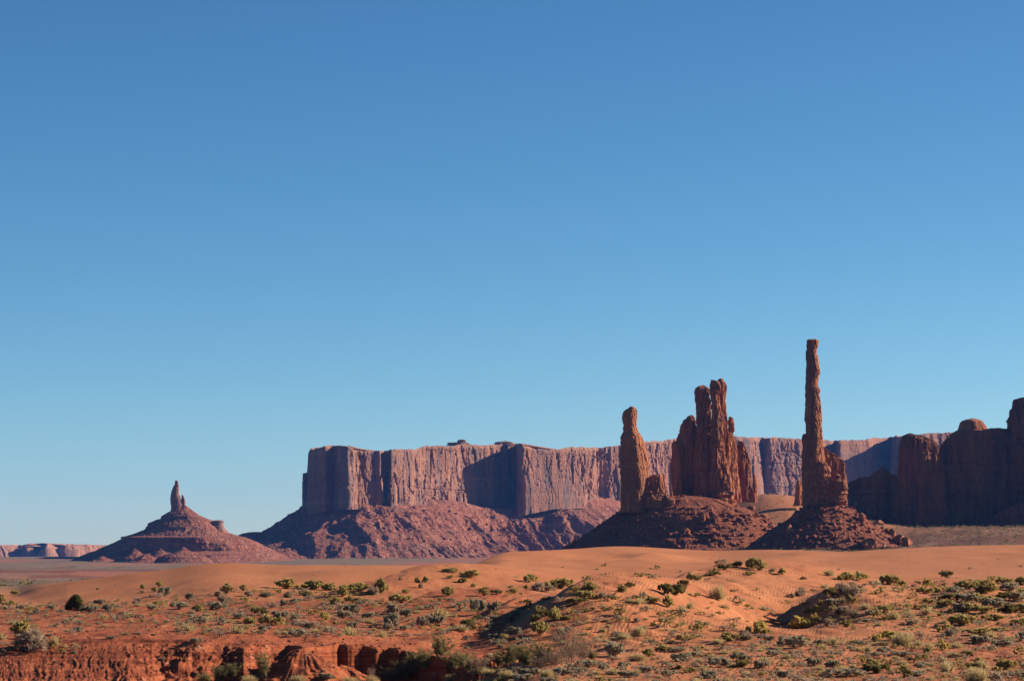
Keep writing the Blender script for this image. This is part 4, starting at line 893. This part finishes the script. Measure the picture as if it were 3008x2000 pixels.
HAND = [
 (424,1728,20,16,'r'),(472,1724,24,19,'r','round yellow-green rabbitbrush, topmost of the small trio on the left dune'),(458,1737,22,14,'r'),(490,1748,42,26,'s'),(422,1740,18,7,'s'),(560,1763,34,24,'s'),(668,1742,46,28,'r','plump yellow-green rabbitbrush standing on the left dune below its crest'),(717,1736,24,18,'r'),(640,1752,34,18,'d'),
 (292,1732,12,6,'g','tiny dark bush alone on the bare left dune'),(660,1768,50,20,'d'),(770,1806,54,26,'g','dark olive bush, the darkest in the brush field right of the juniper'),(580,1888,32,19,'s','rounded grey-green sagebrush on the lip of the red bank'),(8,1768,32,22,'r'),(36,1780,26,20,'r'),(68,1790,26,18,'s'),(50,1745,34,14,'r','yellow-green rabbitbrush at the tip where the left dune ends'),
 (300,1775,34,18,'s'),(320,1795,40,20,'s'),(270,1800,50,22,'s'),(160,1790,26,16,'s'),(120,1800,30,14,'s'),(405,1775,36,20,'d'),(450,1790,30,14,'s'),(530,1790,60,26,'s'),(585,1795,44,20,'r'),(640,1790,60,24,'s'),(240,1855,32,18,'s'),(155,1868,22,10,'s'),(62,1875,32,14,'s'),(45,1912,34,14,'s'),(20,1918,20,10,'s'),(90,1878,26,9,'d'),(135,1877,24,10,'s'),(330,1878,26,11,'s'),(375,1865,22,9,'s'),(168,1950,16,12,'s','small sagebrush clinging to the middle of the red bank at the left'),(226,1920,16,10,'s'),(410,1862,20,9,'s'),(455,1866,20,9,'s'),(482,1945,22,12,'s'),
 (842,1729,74,29,'r','broad yellow-green rabbitbrush, left of the two largest below the dune crest'),(925,1731,78,32,'r','broad yellow-green rabbitbrush, right of the two largest below the dune crest'),(972,1735,46,24,'r'),(1015,1733,30,20,'r'),(1060,1738,60,30,'r'),(1122,1742,50,42,'r','yellow-green rabbitbrush standing in the shadow of the dune slip face'),(1095,1748,40,24,'d'),
 (1176,1704,14,10,'r'),(1228,1710,18,18,'r'),(1251,1712,22,18,'r'),(1236,1727,24,14,'d'),(1195,1741,26,14,'r'),(1325,1681,52,15,'r'),(1385,1697,56,23,'r','spreading rabbitbrush on the crest to the left of the upper dune'),(1362,1711,34,18,'r'),(1322,1701,18,12,'r'),(1392,1725,16,14,'r'),(1318,1750,36,34,'r'),(1422,1750,34,26,'r'),(1457,1746,34,17,'g'),(1405,1802,40,52,'s'),(1452,1795,44,30,'s'),
 (1180,1770,64,28,'r'),(1145,1805,46,34,'s','tall rounded sagebrush in the middle of the brush field'),(1196,1812,36,26,'s'),(1241,1838,38,32,'s'),(1285,1838,54,32,'s'),(1370,1840,64,24,'g'),(960,1821,30,24,'y','bright yellow rabbitbrush alone in the grey brush field'),(1085,1818,40,22,'s'),(1050,1798,60,28,'s'),(1010,1815,50,24,'s'),(985,1775,40,24,'r'),(1040,1770,46,24,'r'),(1010,1752,40,26,'r'),(905,1752,44,20,'r'),(870,1770,34,16,'s'),(830,1778,30,22,'s'),(780,1755,40,18,'s'),(825,1818,52,26,'s'),(740,1830,56,20,'r'),(705,1815,40,16,'s'),(780,1852,36,20,'s'),(870,1825,26,24,'s'),(880,1870,60,26,'s'),(1040,1845,34,20,'s'),(1140,1852,40,22,'s'),(1190,1850,34,18,'s'),(895,1748,30,20,'d'),(850,1755,46,18,'d'),(740,1750,36,16,'d'),
 (1552,1710,44,27,'r','rounded rabbitbrush on the bare sand, left of the dark pair'),(1644,1729,68,36,'r','large olive-yellow rabbitbrush sloping down to the right on the bare sand'),(1620,1728,34,24,'g'),(1592,1738,60,27,'d'),(1610,1732,30,26,'r'),(1546,1731,20,15,'r'),(1510,1743,36,16,'r'),(1500,1728,14,10,'r'),(1724,1738,50,32,'r'),(1715,1758,70,28,'r'),(1690,1776,58,20,'g'),(1687,1738,26,18,'r'),(1605,1762,34,12,'d'),(1775,1755,34,14,'d'),(1824,1739,32,24,'r'),(1850,1723,28,15,'g','small dark rabbitbrush standing alone above a paler one on the dune foot'),
 (1950,1745,60,34,'g'),(1985,1747,64,34,'g'),(2010,1725,50,24,'g'),(2025,1703,26,20,'r'),(2045,1705,34,20,'r'),(2090,1692,40,16,'g'),(2130,1673,40,18,'g'),(2165,1664,42,18,'g'),(2212,1672,50,42,'r'),(2232,1675,52,32,'r'),(2098,1678,14,12,'r'),(2200,1690,40,12,'r'),(2294,1688,30,18,'r'),(2268,1680,24,12,'d'),
 (1886,1776,44,19,'t'),(1915,1772,40,22,'r'),(1962,1784,44,34,'r'),(1855,1772,30,12,'t'),(2102,1762,46,44,'t','tall pale brush with bleached twigs in front of the sandy mound'),(2022,1788,24,22,'t'),(2028,1750,16,12,'t'),
 (1600,1812,50,20,'g'),(1632,1818,50,36,'r'),(1575,1828,40,24,'g'),(1588,1862,60,44,'r','dense rabbitbrush on the edge of the shaded gully'),(1668,1818,40,12,'r'),(1785,1826,22,10,'t'),(1783,1844,16,10,'t'),(1770,1856,24,12,'t'),(1720,1868,18,10,'t'),(1755,1883,22,12,'t'),(1830,1876,50,18,'t'),(1868,1868,54,32,'t','largest straw tuft on the bare slope above the bowl of sand'),(1943,1826,22,18,'t'),(1890,1846,26,14,'t'),(1872,1828,24,14,'d'),(1982,1856,18,11,'t'),(1975,1892,20,14,'t'),(1930,1845,24,10,'d'),(1728,1730,14,8,'r'),(1740,1795,14,11,'g'),(1775,1787,12,12,'t'),(1505,1826,40,26,'s'),(1520,1806,34,20,'s'),(1516,1868,30,26,'s'),(1480,1838,20,14,'s'),(1495,1812,26,16,'s'),(1455,1818,34,14,'s'),
 (1470,1905,22,10,'s'),(1442,1870,18,10,'s'),(1372,1905,16,10,'s'),(1375,1880,18,12,'s'),(1410,1862,14,8,'s'),
 (2485,1703,60,22,'r'),(2512,1704,56,26,'r'),(2468,1704,34,18,'r'),(2605,1717,66,36,'r','plump rabbitbrush on the bare sand right of the pillar talus'),(2640,1719,34,16,'r'),(2780,1697,38,24,'g','small dark bush alone on the open sand, far right'),(2358,1703,18,9,'g'),(2347,1752,36,24,'d'),(2320,1755,26,14,'d'),(2440,1755,60,30,'g'),(2490,1755,70,44,'d','large tangled grey-brown shrub on the mound right of the shaded hollow'),(2465,1735,44,24,'d'),(2445,1780,56,26,'s'),(2500,1772,30,24,'r'),(2405,1776,26,16,'r'),(2365,1802,30,20,'r'),(2390,1802,32,26,'r'),(2330,1846,44,24,'r'),(2355,1846,70,36,'y','bright yellow-green rabbitbrush mound at the foot of the shaded hollow'),(2388,1832,30,28,'y'),(2480,1842,44,20,'r'),(2430,1838,40,22,'d'),(2460,1805,50,24,'d'),(2500,1815,40,24,'d'),
 (2215,1858,62,38,'y','yellow rabbitbrush left of the shaded hollow floor'),(2235,1868,44,30,'r'),(2190,1880,50,20,'d'),(2140,1882,70,24,'r'),(2105,1890,40,16,'t'),(2185,1868,30,16,'d'),(2715,1744,50,22,'r'),(2745,1738,34,16,'r'),(2725,1772,34,18,'r'),(2590,1798,60,24,'r'),(2610,1818,50,28,'t'),(2555,1805,40,18,'s'),(2665,1812,36,20,'t'),(2545,1828,34,14,'s'),(2590,1790,60,14,'g'),(2670,1835,36,14,'s'),
 (2840,1730,70,28,'r'),(2800,1745,64,24,'s'),(2875,1722,70,24,'r'),(2905,1738,60,26,'r'),(2965,1735,66,26,'s'),(2995,1718,56,24,'r'),(2945,1716,50,22,'r'),(2830,1770,80,32,'s'),(2880,1768,70,28,'r'),(2920,1785,80,34,'s'),(2985,1770,70,34,'s'),(2832,1796,52,28,'r'),(2770,1780,60,24,'r'),(2800,1795,64,26,'s'),(3000,1800,66,34,'r'),(2960,1800,70,28,'g'),(2880,1800,70,26,'r'),(2920,1822,60,18,'r'),(2790,1762,60,22,'g'),(2700,1790,50,16,'g'),(2890,1745,70,26,'g'),(2940,1760,70,26,'g'),(3000,1750,56,26,'r'),
 (2600,1882,70,28,'y','yellow-tan rabbitbrush at the near edge of the open sand strip'),(2565,1884,40,20,'r'),(2655,1880,56,24,'t'),(2815,1838,90,40,'r'),(2795,1868,64,26,'d','pinkish grey dry shrub below the right-hand thicket'),(2770,1858,40,24,'y'),(2865,1862,80,22,'r'),(2930,1852,60,14,'r'),(2990,1835,50,24,'r'),(2500,1892,40,16,'r'),(2525,1894,40,16,'s'),(2760,1910,44,30,'y'),(2720,1915,30,18,'r'),(2590,1918,50,22,'s'),(2860,1890,80,26,'s'),(2405,1895,50,18,'s'),(2345,1892,26,16,'g'),(2365,1886,34,18,'r'),(2325,1885,20,12,'g'),(2250,1880,50,20,'d'),(2990,1870,50,18,'s'),(2940,1900,60,24,'s'),
 (2268,1925,50,22,'s'),(2325,1922,30,14,'s'),(2385,1955,50,26,'s'),(2440,1965,50,30,'s'),(2230,1962,50,24,'s'),(2290,1990,50,24,'s'),(2480,1988,110,30,'s','widest grey sagebrush mass at the bottom edge, right of centre'),(2555,1962,50,28,'r'),(2650,1975,50,24,'r'),(2690,1985,60,18,'s'),(2700,1960,60,20,'s'),(2850,1962,44,22,'r'),(2945,1965,60,34,'r'),(2980,1990,60,22,'s'),(2640,1925,60,14,'s'),(2830,1925,40,16,'g'),(2560,1930,40,20,'s'),
 (1725,1958,56,24,'s'),(1800,1905,60,16,'s'),(1700,1975,50,20,'s'),(1770,1968,46,24,'s'),(1830,1960,40,22,'s'),(1880,1940,60,24,'t'),(1900,1928,40,22,'r'),(1940,1912,50,20,'r'),(1985,1915,50,18,'s'),(2000,1940,60,24,'s'),(2040,1930,36,18,'s'),(2110,1960,60,36,'s'),(2095,1992,70,26,'s'),(2170,1940,60,30,'s'),(2180,1960,50,26,'g'),(1900,1975,50,22,'s'),(1960,1985,50,22,'s'),(2020,1975,40,16,'r'),(1840,1990,60,22,'s'),(1990,1965,30,14,'g'),
 (1500,1990,50,24,'t'),(1440,1985,50,24,'t'),(1560,1980,60,24,'s'),(1600,1990,50,26,'t'),(1650,1982,60,24,'s'),(1400,1998,60,22,'t'),(1330,2000,60,22,'t'),(1540,1998,60,20,'s'),(1610,2005,50,20,'s'),(1470,2005,50,16,'r'),
 # tamarisk and leafless brush at the mouth of the gully
 (1500,1952,70,62,'T','olive tamarisk with sunlit yellow-green top in the shaded gully'),(1550,1955,90,58,'T'),(1600,1950,80,60,'T'),(1470,1958,60,40,'T'),(1670,1945,100,92,'B','tall leafless brown bush right of the dark tamarisks'),(1625,1958,90,56,'B'),(1710,1940,60,56,'B'),(1585,1962,70,36,'B'),(1740,1938,40,30,'T'),
 (1215,1990,70,66,'T'),(1250,1975,70,60,'T'),(1295,1968,70,66,'T','bright olive tamarisk below the right end of the red wall'),(1330,1975,70,56,'T'),(1370,1978,70,54,'T'),(1405,1985,70,44,'B'),(1190,2005,70,50,'T'),(1150,2005,60,40,'T'),(780,1992,56,66,'T','solitary pale tamarisk in front of the red bank, left of the shaded wall'),(650,2008,60,46,'T'),(690,2000,50,44,'T'),(610,2012,60,34,'T'),(735,2012,60,30,'t'),(880,2010,60,26,'t'),(950,2010,60,24,'s'),(1020,2010,60,24,'t'),(1090,2010,50,26,'t'),
 (1095,1998,26,34,'B','small bleached leafless bush against the shaded red wall'),
]
for h in HAND:
    add_shrub(*h)
n_hand = len(placed)

def density(px, py):
    """expected cover of small brush at a place of the near ground (0..1), and the mix of kinds"""
    d = 0.0
    if px < 1400:
        top = interp(px, [-300, 60, 150, 300, 450, 650, 800, 1000, 1080, 1130, 1280, 1400], [1752, 1772, 1775, 1765, 1752, 1744, 1728, 1738, 1745, 1765, 1765, 1760])
        bot = interp(px, [-300, 200, 330, 500, 700, 900, 1200, 1320, 1400], [1925, 1930, 1830, 1862, 1868, 1872, 1872, 1862, 1850])
        if py < top or py > bot: return 0
        d = 0.95
        if px < 520 and py > 1835: d = 0.16
        if px < 480 and 1790 < py < 1835: d = 0.8
    else:
        if py > 1925 and px > 1650: d = 0.85
        elif py > interp(px, [1400, 1700, 2000, 2300, 2500, 2700, 3300], [1965, 1960, 1905, 1890, 1885, 1838, 1820]): d = 0.8
        elif px > 2680 and py > 1705: d = 0.8
        elif px > 2380 and 1725 < py < 1845: d = 0.34
        elif 1900 < px < 2400 and 1770 < py < 1860: d = 0.12
        elif 1400 <= px < 1900 and 1740 < py < 1800: d = 0.18
        elif 1400 <= px < 1560 and 1800 <= py < 1900: d = 0.22
        elif 1600 <= px < 2100 and 1800 <= py < 1900: d = 0.10
        elif py > 1640: d = 0.015
    return d

cells = {}
_a, _b = np.meshgrid(np.arange(-700, 3700, 10.0), np.arange(1600, 2180, 4.0), indexing='ij')
CL = fbm(_a/70.0, _b/16.0, None, 71, 3)
for q in placed: cells.setdefault((int(q[0]//60), int(q[1]//20)), []).append(q)
small = []
tries = 0
while tries < 90000:
    tries += 1
    px = rng.uniform(-620, 3620); py = 1640+rng.random()**0.8*500
    d = density(px, py)
    cl = CL[int((px+700)/10), int((py-1600)/4)]
    if rng.random() > d*min(1.0, max(0.06, 0.55+1.5*cl)): continue
    g = ground_at(px, py)
    if g is None: continue
    x, D, z = g
    wm = max(0.25, rng.lognormvariate(math.log(0.80), 0.48))
    w = wm*F/D
    ci, cj = int(px//60), int(py//20)
    if any(abs(px-q[0]) < 0.34*(w+q[2]) and abs(py-q[1]) < 0.085*(w+q[2]) for a_ in (-1, 0, 1) for b_ in (-1, 0, 1) for q in cells.get((ci+a_, cj+b_), ())): continue
    cells.setdefault((ci, cj), []).append((px, py, w))
    if px < 1400: k = rng.choices('rsdtg', [2.6, 4.5, 4, 4, 0.3])[0]
    elif py > 1850: k = rng.choices('rsdtg', [1.4, 4, 5, 5.5, 0.2])[0]
    else: k = rng.choices('rsdtg', [5, 3, 2, 1.5, 1])[0]
    if px < 1400 and py < 1770 and rng.random() < 0.5: k = 'r'
    small.append((px, py, w, w*rng.uniform(0.36, 0.62), k, x, D, z))
small.sort(key=lambda q: -q[2])
vis = [q for q in small if 0 < q[0] < 3008 and q[1] < 2010]
n_ind = max(0, 330-n_hand)
ind = set(id(q) for q in vis[:n_ind])
for q in small:
    if id(q) in ind: add_shrub(*q[:5])
rest = [q for q in small if id(q) not in ind]
open('/tmp/n.txt', 'w').write(str((n_hand, len(small), len(ind), len(rest))))
print('shrubs hand', n_hand, 'small', len(small), 'individual', len(ind), 'rest', len(rest))

def merged_brush(items, name, label):
    """one object for the countless small brush: a patch of every kind, by material"""
    VV, QQ, MI = [], [], []; o = 0; mats = [M_leaf[k] for k in 'rysdgt']+[M_twig]
    for (px, py, w, h, k, x, D, z) in items:
        V, Q, V2, Q2 = LOWP[k][rng.randrange(5)]
        a = rng.uniform(0, 6.28); c, s_ = math.cos(a), math.sin(a); sc = w*D/F; sz = h*D/F/0.56
        for (v, q, mi) in ((V, Q, 'rysdgt'.index(k)), (V2, Q2, 6)):
            P = np.stack([(v[:, 0]*c-v[:, 1]*s_)*sc+x, (v[:, 0]*s_+v[:, 1]*c)*sc+D, v[:, 2]*sz+z-0.02], -1)
            VV.append(P); QQ.append(q+o); o += len(v); MI.append(np.full(len(q), mi, np.int32))
    ob = mesh_obj(name, np.concatenate(VV), np.concatenate(QQ), mats[0])
    for m_ in mats[1:]: ob.data.materials.append(m_)
    ob.data.polygons.foreach_set('material_index', np.concatenate(MI))
    tag(ob, label, kind='stuff')
merged_brush(rest, 'undergrowth', 'small tufts of brush scattered over the sand')

# scrub on the slopes beyond the dunes (seen as dark specks)
mid = []
for i in range(6500):
    D = rng.uniform(1500, 3300); px = rng.uniform(2120, 3100)
    if i > 5200: D = rng.uniform(700, 1900); px = rng.uniform(-100, 900) if rng.random() < .5 else rng.uniform(2500, 3100)
    x = (px-1504)/F*D
    z = float(0)
    mid.append([px, 0, rng.uniform(1.3, 3.4)*F/D, 0, rng.choices('sgrd', [2, 6, 1, 0.5])[0], x, D])
zz = terrain(np.array([q[5] for q in mid]), np.array([q[6] for q in mid]))[0]
mid2 = [(q[0], 0, q[2], q[2]*0.6, q[4], q[5], q[6], float(zz[i])) for i, q in enumerate(mid)]
_LP = LOWP; LOWP = {k: [bush_arrays(900+ord(k)*3+i, k, 9, 5, 3.2) for i in range(5)] for k in 'rysdgt'}
for k in LOWP:
    LOWP[k] = [(v[0]*1.0, v[1], v[2], v[3]) for v in LOWP[k]]
merged_brush(mid2, 'shrubbery', 'dark specks of scrub dotting the slopes beyond the dunes')
LOWP = _LP

# juniper
jx, jD, jz = ground_at(226, 1794)
jt = empty('juniper_tree', (jx, jD, jz), 'dense dark green juniper standing in the brush at the left', 'tree')
S = 54*jD/F
r = np.random.RandomState(77)
ncl = 150
dr = r.normal(size=(ncl, 3)); dr /= np.linalg.norm(dr, axis=1, keepdims=True)
rad = r.uniform(0.55, 1.0, (ncl, 1))**0.6
jl = np.array([[-0.20, 0, 0.36, 0.27], [0.18, 0.05, 0.34, 0.28], [0.0, 0, 0.52, 0.27], [-0.12, 0.1, 0.60, 0.22], [0.16, -0.1, 0.55, 0.22], [0.02, 0, 0.74, 0.16], [-0.30, -0.1, 0.22, 0.18], [0.30, 0.0, 0.20, 0.2]])
ji = r.randint(0, len(jl), ncl)
C = jl[ji, :3]+dr*rad*jl[ji, 3:4]
kk = 70
cc = np.repeat(C, kk, 0)+r.normal(size=(ncl*kk, 3))*0.045
bd = np.repeat(dr, kk, 0)*0.4+np.array([0, 0, 0.8])+r.normal(size=cc.shape)*0.5; bd /= np.linalg.norm(bd, axis=1, keepdims=True)
V, Q = strips(cc, cc+bd*0.055, 0.012, 0.006, r.normal(size=cc.shape))
V[:, 2] = np.maximum(V[:, 2], 0.01)
M_jun = leaf_material('juniper_leaves', (0.050, 0.062, 0.018), (0.115, 0.125, 0.034))
o = mesh_obj('crown', V*np.array([S, S, S*0.92]), Q, M_jun, jt)
tv = []
for a0, lean in ((0, 0.05), (2.1, 0.2), (4.2, 0.22)):
    pts = np.array([[math.cos(a0)*lean*t, math.sin(a0)*lean*t, 0.62*t-0.03] for t in np.linspace(0, 1, 8)]); rr_ = np.linspace(0.05, 0.012, 8)
    th = np.linspace(0, 2*math.pi, 8, endpoint=False)
    tv.append(np.stack([pts[:, None, 0]+rr_[:, None]*np.cos(th), pts[:, None, 1]+rr_[:, None]*np.sin(th), pts[:, None, 2]+0*th], -1).reshape(-1, 3))
fq = grid_faces(8, 8, True)
mesh_obj('trunk', np.concatenate(tv)*S, np.concatenate([fq+64*i for i in range(3)]), M_twig, jt)

# ------------------------------------------------------------------ loose rocks
def rock_arrays(seed, n=0):
    r = np.random.RandomState(seed)
    th = np.linspace(0, 2*math.pi, 11, endpoint=False); ph = np.linspace(0.12, math.pi-0.12, 8)
    P, T = np.meshgrid(ph, th, indexing='ij')
    X, Y, Z = np.sin(P)*np.cos(T), np.sin(P)*np.sin(T), np.cos(P)
    # cut by random planes for a broken look
    q = np.stack([X, Y, Z], -1).reshape(-1, 3)
    for i in range(9):
        d = r.normal(size=3); d /= np.linalg.norm(d); h = r.uniform(0.5, 0.8)
        e_ = q@d-h; q = q-np.clip(e_, 0, 9)[:, None]*d[None]
    q = q*np.array([1.0, r.uniform(0.6, 1.0), r.uniform(0.45, 0.9)])
    f = grid_faces(8, 11, True)
    return q, f
ROCKS = [rock_arrays(i) for i in range(14)]

def rock_mesh(seed, name='boulder'):
    r = np.random.RandomState(seed)
    th = np.linspace(0, 2*math.pi, 40, endpoint=False); ph = np.linspace(0.05, math.pi-0.05, 26)
    P, T = np.meshgrid(ph, th, indexing='ij')
    q = np.stack([np.sin(P)*np.cos(T), np.sin(P)*np.sin(T), np.cos(P)], -1).reshape(-1, 3)
    for i in range(10):
        d = r.normal(size=3); d /= np.linalg.norm(d); h = r.uniform(0.55, 0.85)
        e_ = q@d-h; q = q-np.clip(e_, 0, 9)[:, None]*d[None]
    q = q*(1+0.09*fbm(q[:, 0]*2.5, q[:, 1]*2.5, q[:, 2]*2.5, seed, 4))[:, None]
    return q, grid_faces(26, 40, True)

def surf_at(obs, px, py, Dhint):
    """first hit of the view ray on the scene"""
    dg = bpy.context.evaluated_depsgraph_get()
    x, y, z = W(px, py, Dhint); o = Vector((0, 0, ZC)); d = (Vector((float(x), float(y), float(z)))-o).normalized()
    hit, loc, nrm, idx, ob, mat = scene.ray_cast(dg, o+d*660, d)
    return loc if hit else Vector((float(x), float(y), float(z)))

bpy.context.view_layer.update()
BOULD = [  # px, py, half width px, height factor, material
    (2553, 1610, 26, 0.9, 'brown boulder at the right foot of the talus cone, left of the pale slabs'), (2640, 1596, 22, 0.9, 'rounded boulder ending the talus cone on the right'), (2665, 1604, 26, 0.8, 'low broad boulder, lowest at the right end of the talus cone'),
    (2622, 1572, 12, 1.3, 'upright round boulder on the right slope of the talus cone'), (2612, 1563, 14, 0.8, 'boulder just above the upright round one on the right slope'), (2582, 1540, 16, 0.8, 'boulder near the top right of the talus cone'), (2532, 1528, 15, 1.1, 'slanting block below the leaning flake'), (2515, 1495, 8, 2.2, 'thin upright flake leaning on the shoulder of the talus cone'),
    (2598, 1604, 5, 1.8, 'pale cream slab, taller of two at the foot of the talus cone'), (2586, 1610, 3.5, 1.5, 'pale cream slab, smaller of two at the foot of the talus cone'), (2320, 1560, 11, 1.6, 'orange block on the left slope of the talus cone'), (2340, 1520, 14, 0.9, 'rough block on the upper left slope of the talus cone'),
    (2062, 1527, 11, 1.9, 'orange standing block under the round-headed spire'), (2205, 1497, 14, 0.8, 'boulder at the right shoulder of the spires ridge'), (2245, 1520, 14, 0.7, 'flat boulder on the right slope of the spires ridge'), (2262, 1545, 12, 0.7, 'lowest boulder on the right slope of the spires ridge'), (2250, 1603, 12, 0.7, 'boulder in the saddle between ridge and talus cone'),
]
M_pale = rock_material('pale_rock', (0.42, 0.29, 0.17), (0.28, 0.19, 0.12), (0.48, 0.35, 0.22), 2, 0.4, 0.4)
for i, (px, py, hw, hf, lab) in enumerate(BOULD):
    l = surf_at(None, px, py, 2000)
    D = l.y; s_ = hw*D/F
    q, f = rock_mesh(900+i)
    e_ = mesh_obj('boulder', q*np.array([s_, s_*0.9, s_*hf])+np.array([l.x, l.y, l.z+s_*hf*0.35]), f, M_pale if lab.startswith('pale') else M_near, loc=(l.x, l.y, l.z))
    tag(e_, lab, 'boulder', 'boulders on the talus')

def scatter(name, label, obs, n, smin, smax, mat, power=2.0, seed=1, ymin=0):
    r = np.random.RandomState(seed); VV, QQ = [], []; o = 0
    pts = []
    for ob in obs:
        m_ = np.empty(len(ob.data.vertices)*3, np.float32); ob.data.vertices.foreach_get('co', m_)
        off = ob.parent.location if ob.parent else ob.location
        m_ = m_.reshape(-1, 3)+np.array(off); pts.append(m_[m_[:, 1] < np.median(m_[:, 1])])
    pts = np.concatenate(pts)
    pick = pts[r.randint(0, len(pts), n)]
    for p in pick:
        q, f = ROCKS[r.randint(14)]
        s_ = smin+(smax-smin)*r.rand()**power; a = r.uniform(0, 6.28); c, sn = math.cos(a), math.sin(a)
        R = np.array([[c, -sn, 0], [sn, c, 0], [0, 0, 1]])
        VV.append((q@R.T)*s_+p+np.array([0, 0, s_*0.15])); QQ.append(f+o); o += len(q)
    tag(mesh_obj(name, np.concatenate(VV), np.concatenate(QQ), mat), label, kind='stuff')
slopes = [ob for ob in bpy.data.objects if ob.name.startswith('slope')]
scatter('rubble', 'rubble strewn over the slopes under the spires', slopes, 2600, 0.25, 2.6, M_tal_n, 6.0, 3)
mt = [ob for ob in bpy.data.objects if ob.name.startswith('talus_slope') or ob.name.startswith('talus_spur')]
mt = [ob for ob in mt if ob.parent.location.y > 4000 and ob.parent.location.y < 8000]
scatter('rubble', 'fallen blocks covering the slopes of the distant mesa', mt, 3600, 1.0, 4.5, M_tal_f, 5.0, 4)

# bleached branches and stones on the sand
def branch(px, py, L, label, seed):
    g = ground_at(px, py)
    if g is None: return
    x, D, z = g; r = np.random.RandomState(seed); Lm = L*D/F
    VV, QQ = [], []; o = 0
    def limb(p, d, l, w, n=6):
        pts = [p]
        for i in range(n):
            d = d+r.normal(size=3)*0.22; d /= np.linalg.norm(d); pts.append(pts[-1]+d*l/n)
        return np.array(pts), np.linspace(w, w*0.35, n+1)
    a = r.uniform(-0.6, 0.6)
    main = limb(np.array([-Lm/2, 0, 0.05]), np.array([math.cos(a), math.sin(a)*0.5, 0.12]), Lm, 0.035)
    limbs = [main]
    for k in range(4):
        j = r.randint(1, 5); limbs.append(limb(main[0][j], np.array([r.normal()*0.7, r.normal()*0.6, 0.7]), Lm*0.4, 0.02, 4))
    th = np.linspace(0, 2*math.pi, 6, endpoint=False)
    for pts, w in limbs:
        V = np.stack([pts[:, None, 0]+0*th, pts[:, None, 1]+w[:, None]*np.cos(th), pts[:, None, 2]+w[:, None]*np.sin(th)], -1).reshape(-1, 3)
        VV.append(V); QQ.append(grid_faces(len(pts), 6, True)+o); o += len(V)
    ob = mesh_obj('dead_branch', np.concatenate(VV)+np.array([x, D, z]), np.concatenate(QQ), M_bleach, loc=(x, D, z))
    tag(ob, label, 'branch', 'bleached branches on the sand')
_n = NT('bleached_wood'); _n.base((0.50, 0.42, 0.34)); M_bleach = _n.m
branch(2492, 1862, 24, 'forked bleached branch lying on the open sand strip', 1)
branch(2645, 1936, 16, 'short white branch, brightest on the lower right flat', 2)
branch(2790, 1954, 14, 'small pale twig on the flat below the thicket', 3)
branch(2458, 1878, 14, 'thin curved twig on the open sand strip', 4)
branch(2235, 1885, 24, 'bleached branch under the yellow rabbitbrush', 5)
branch(1700, 1950, 26, 'pale fallen branch beside the leafless bush', 6)
branch(2570, 1975, 18, 'curved bleached branch near the bottom edge', 7)
branch(1560, 1752, 16, 'white twigs under the rabbitbrush on the bare sand', 8)

st = []
r = np.random.RandomState(12)
VV, QQ = [], []; o = 0
for i in range(2600):
    if i < 1500: px, py = r.uniform(-60, 1380), r.uniform(1840, 2000)
    elif i < 2300: px, py = r.uniform(1900, 3060), r.uniform(1870, 2005)
    else: px, py = r.uniform(60, 3060), r.uniform(1640, 1760)
    g = ground_at(px, py)
    if g is None: continue
    q, f = ROCKS[r.randint(14)]; s_ = 0.03+0.12*r.rand()**3
    if i >= 2300: s_ *= 0.8
    VV.append(q*s_+np.array([g[0], g[1], g[2]+s_*0.3])); QQ.append(f+o); o += len(q)
tag(mesh_obj('pebbles', np.concatenate(VV), np.concatenate(QQ), M_near), 'scattered stones and clods on the red soil', kind='stuff')
#@@HAZE
haze = None
def build_haze(density):
    import bmesh
    bm = bmesh.new(); bmesh.ops.create_cube(bm, size=1.0)
    me = bpy.data.meshes.new('haze'); bm.to_mesh(me); bm.free()
    o = bpy.data.objects.new('haze', me); col.objects.link(o)
    x0, x1, y0, y1, z0, z1 = -36000, 36000, -12500, 14000, -45, 420
    o.location = ((x0+x1)/2, (y0+y1)/2, (z0+z1)/2); o.scale = (x1-x0, y1-y0, z1-z0)
    m = bpy.data.materials.new('haze'); m.use_nodes = True; t = m.node_tree; t.nodes.clear()
    v = t.nodes.new('ShaderNodeVolumePrincipled'); ou = t.nodes.new('ShaderNodeOutputMaterial')
    v.inputs['Density'].default_value = density; v.inputs['Color'].default_value = (0.11, 0.33, 1.0, 1); v.inputs['Anisotropy'].default_value = 0.0
    t.links.new(v.outputs[0], ou.inputs['Volume']); me.materials.append(m)
    tag(o, kind='stuff', label='thin bluish haze over the valley')
build_haze(1.6e-5)
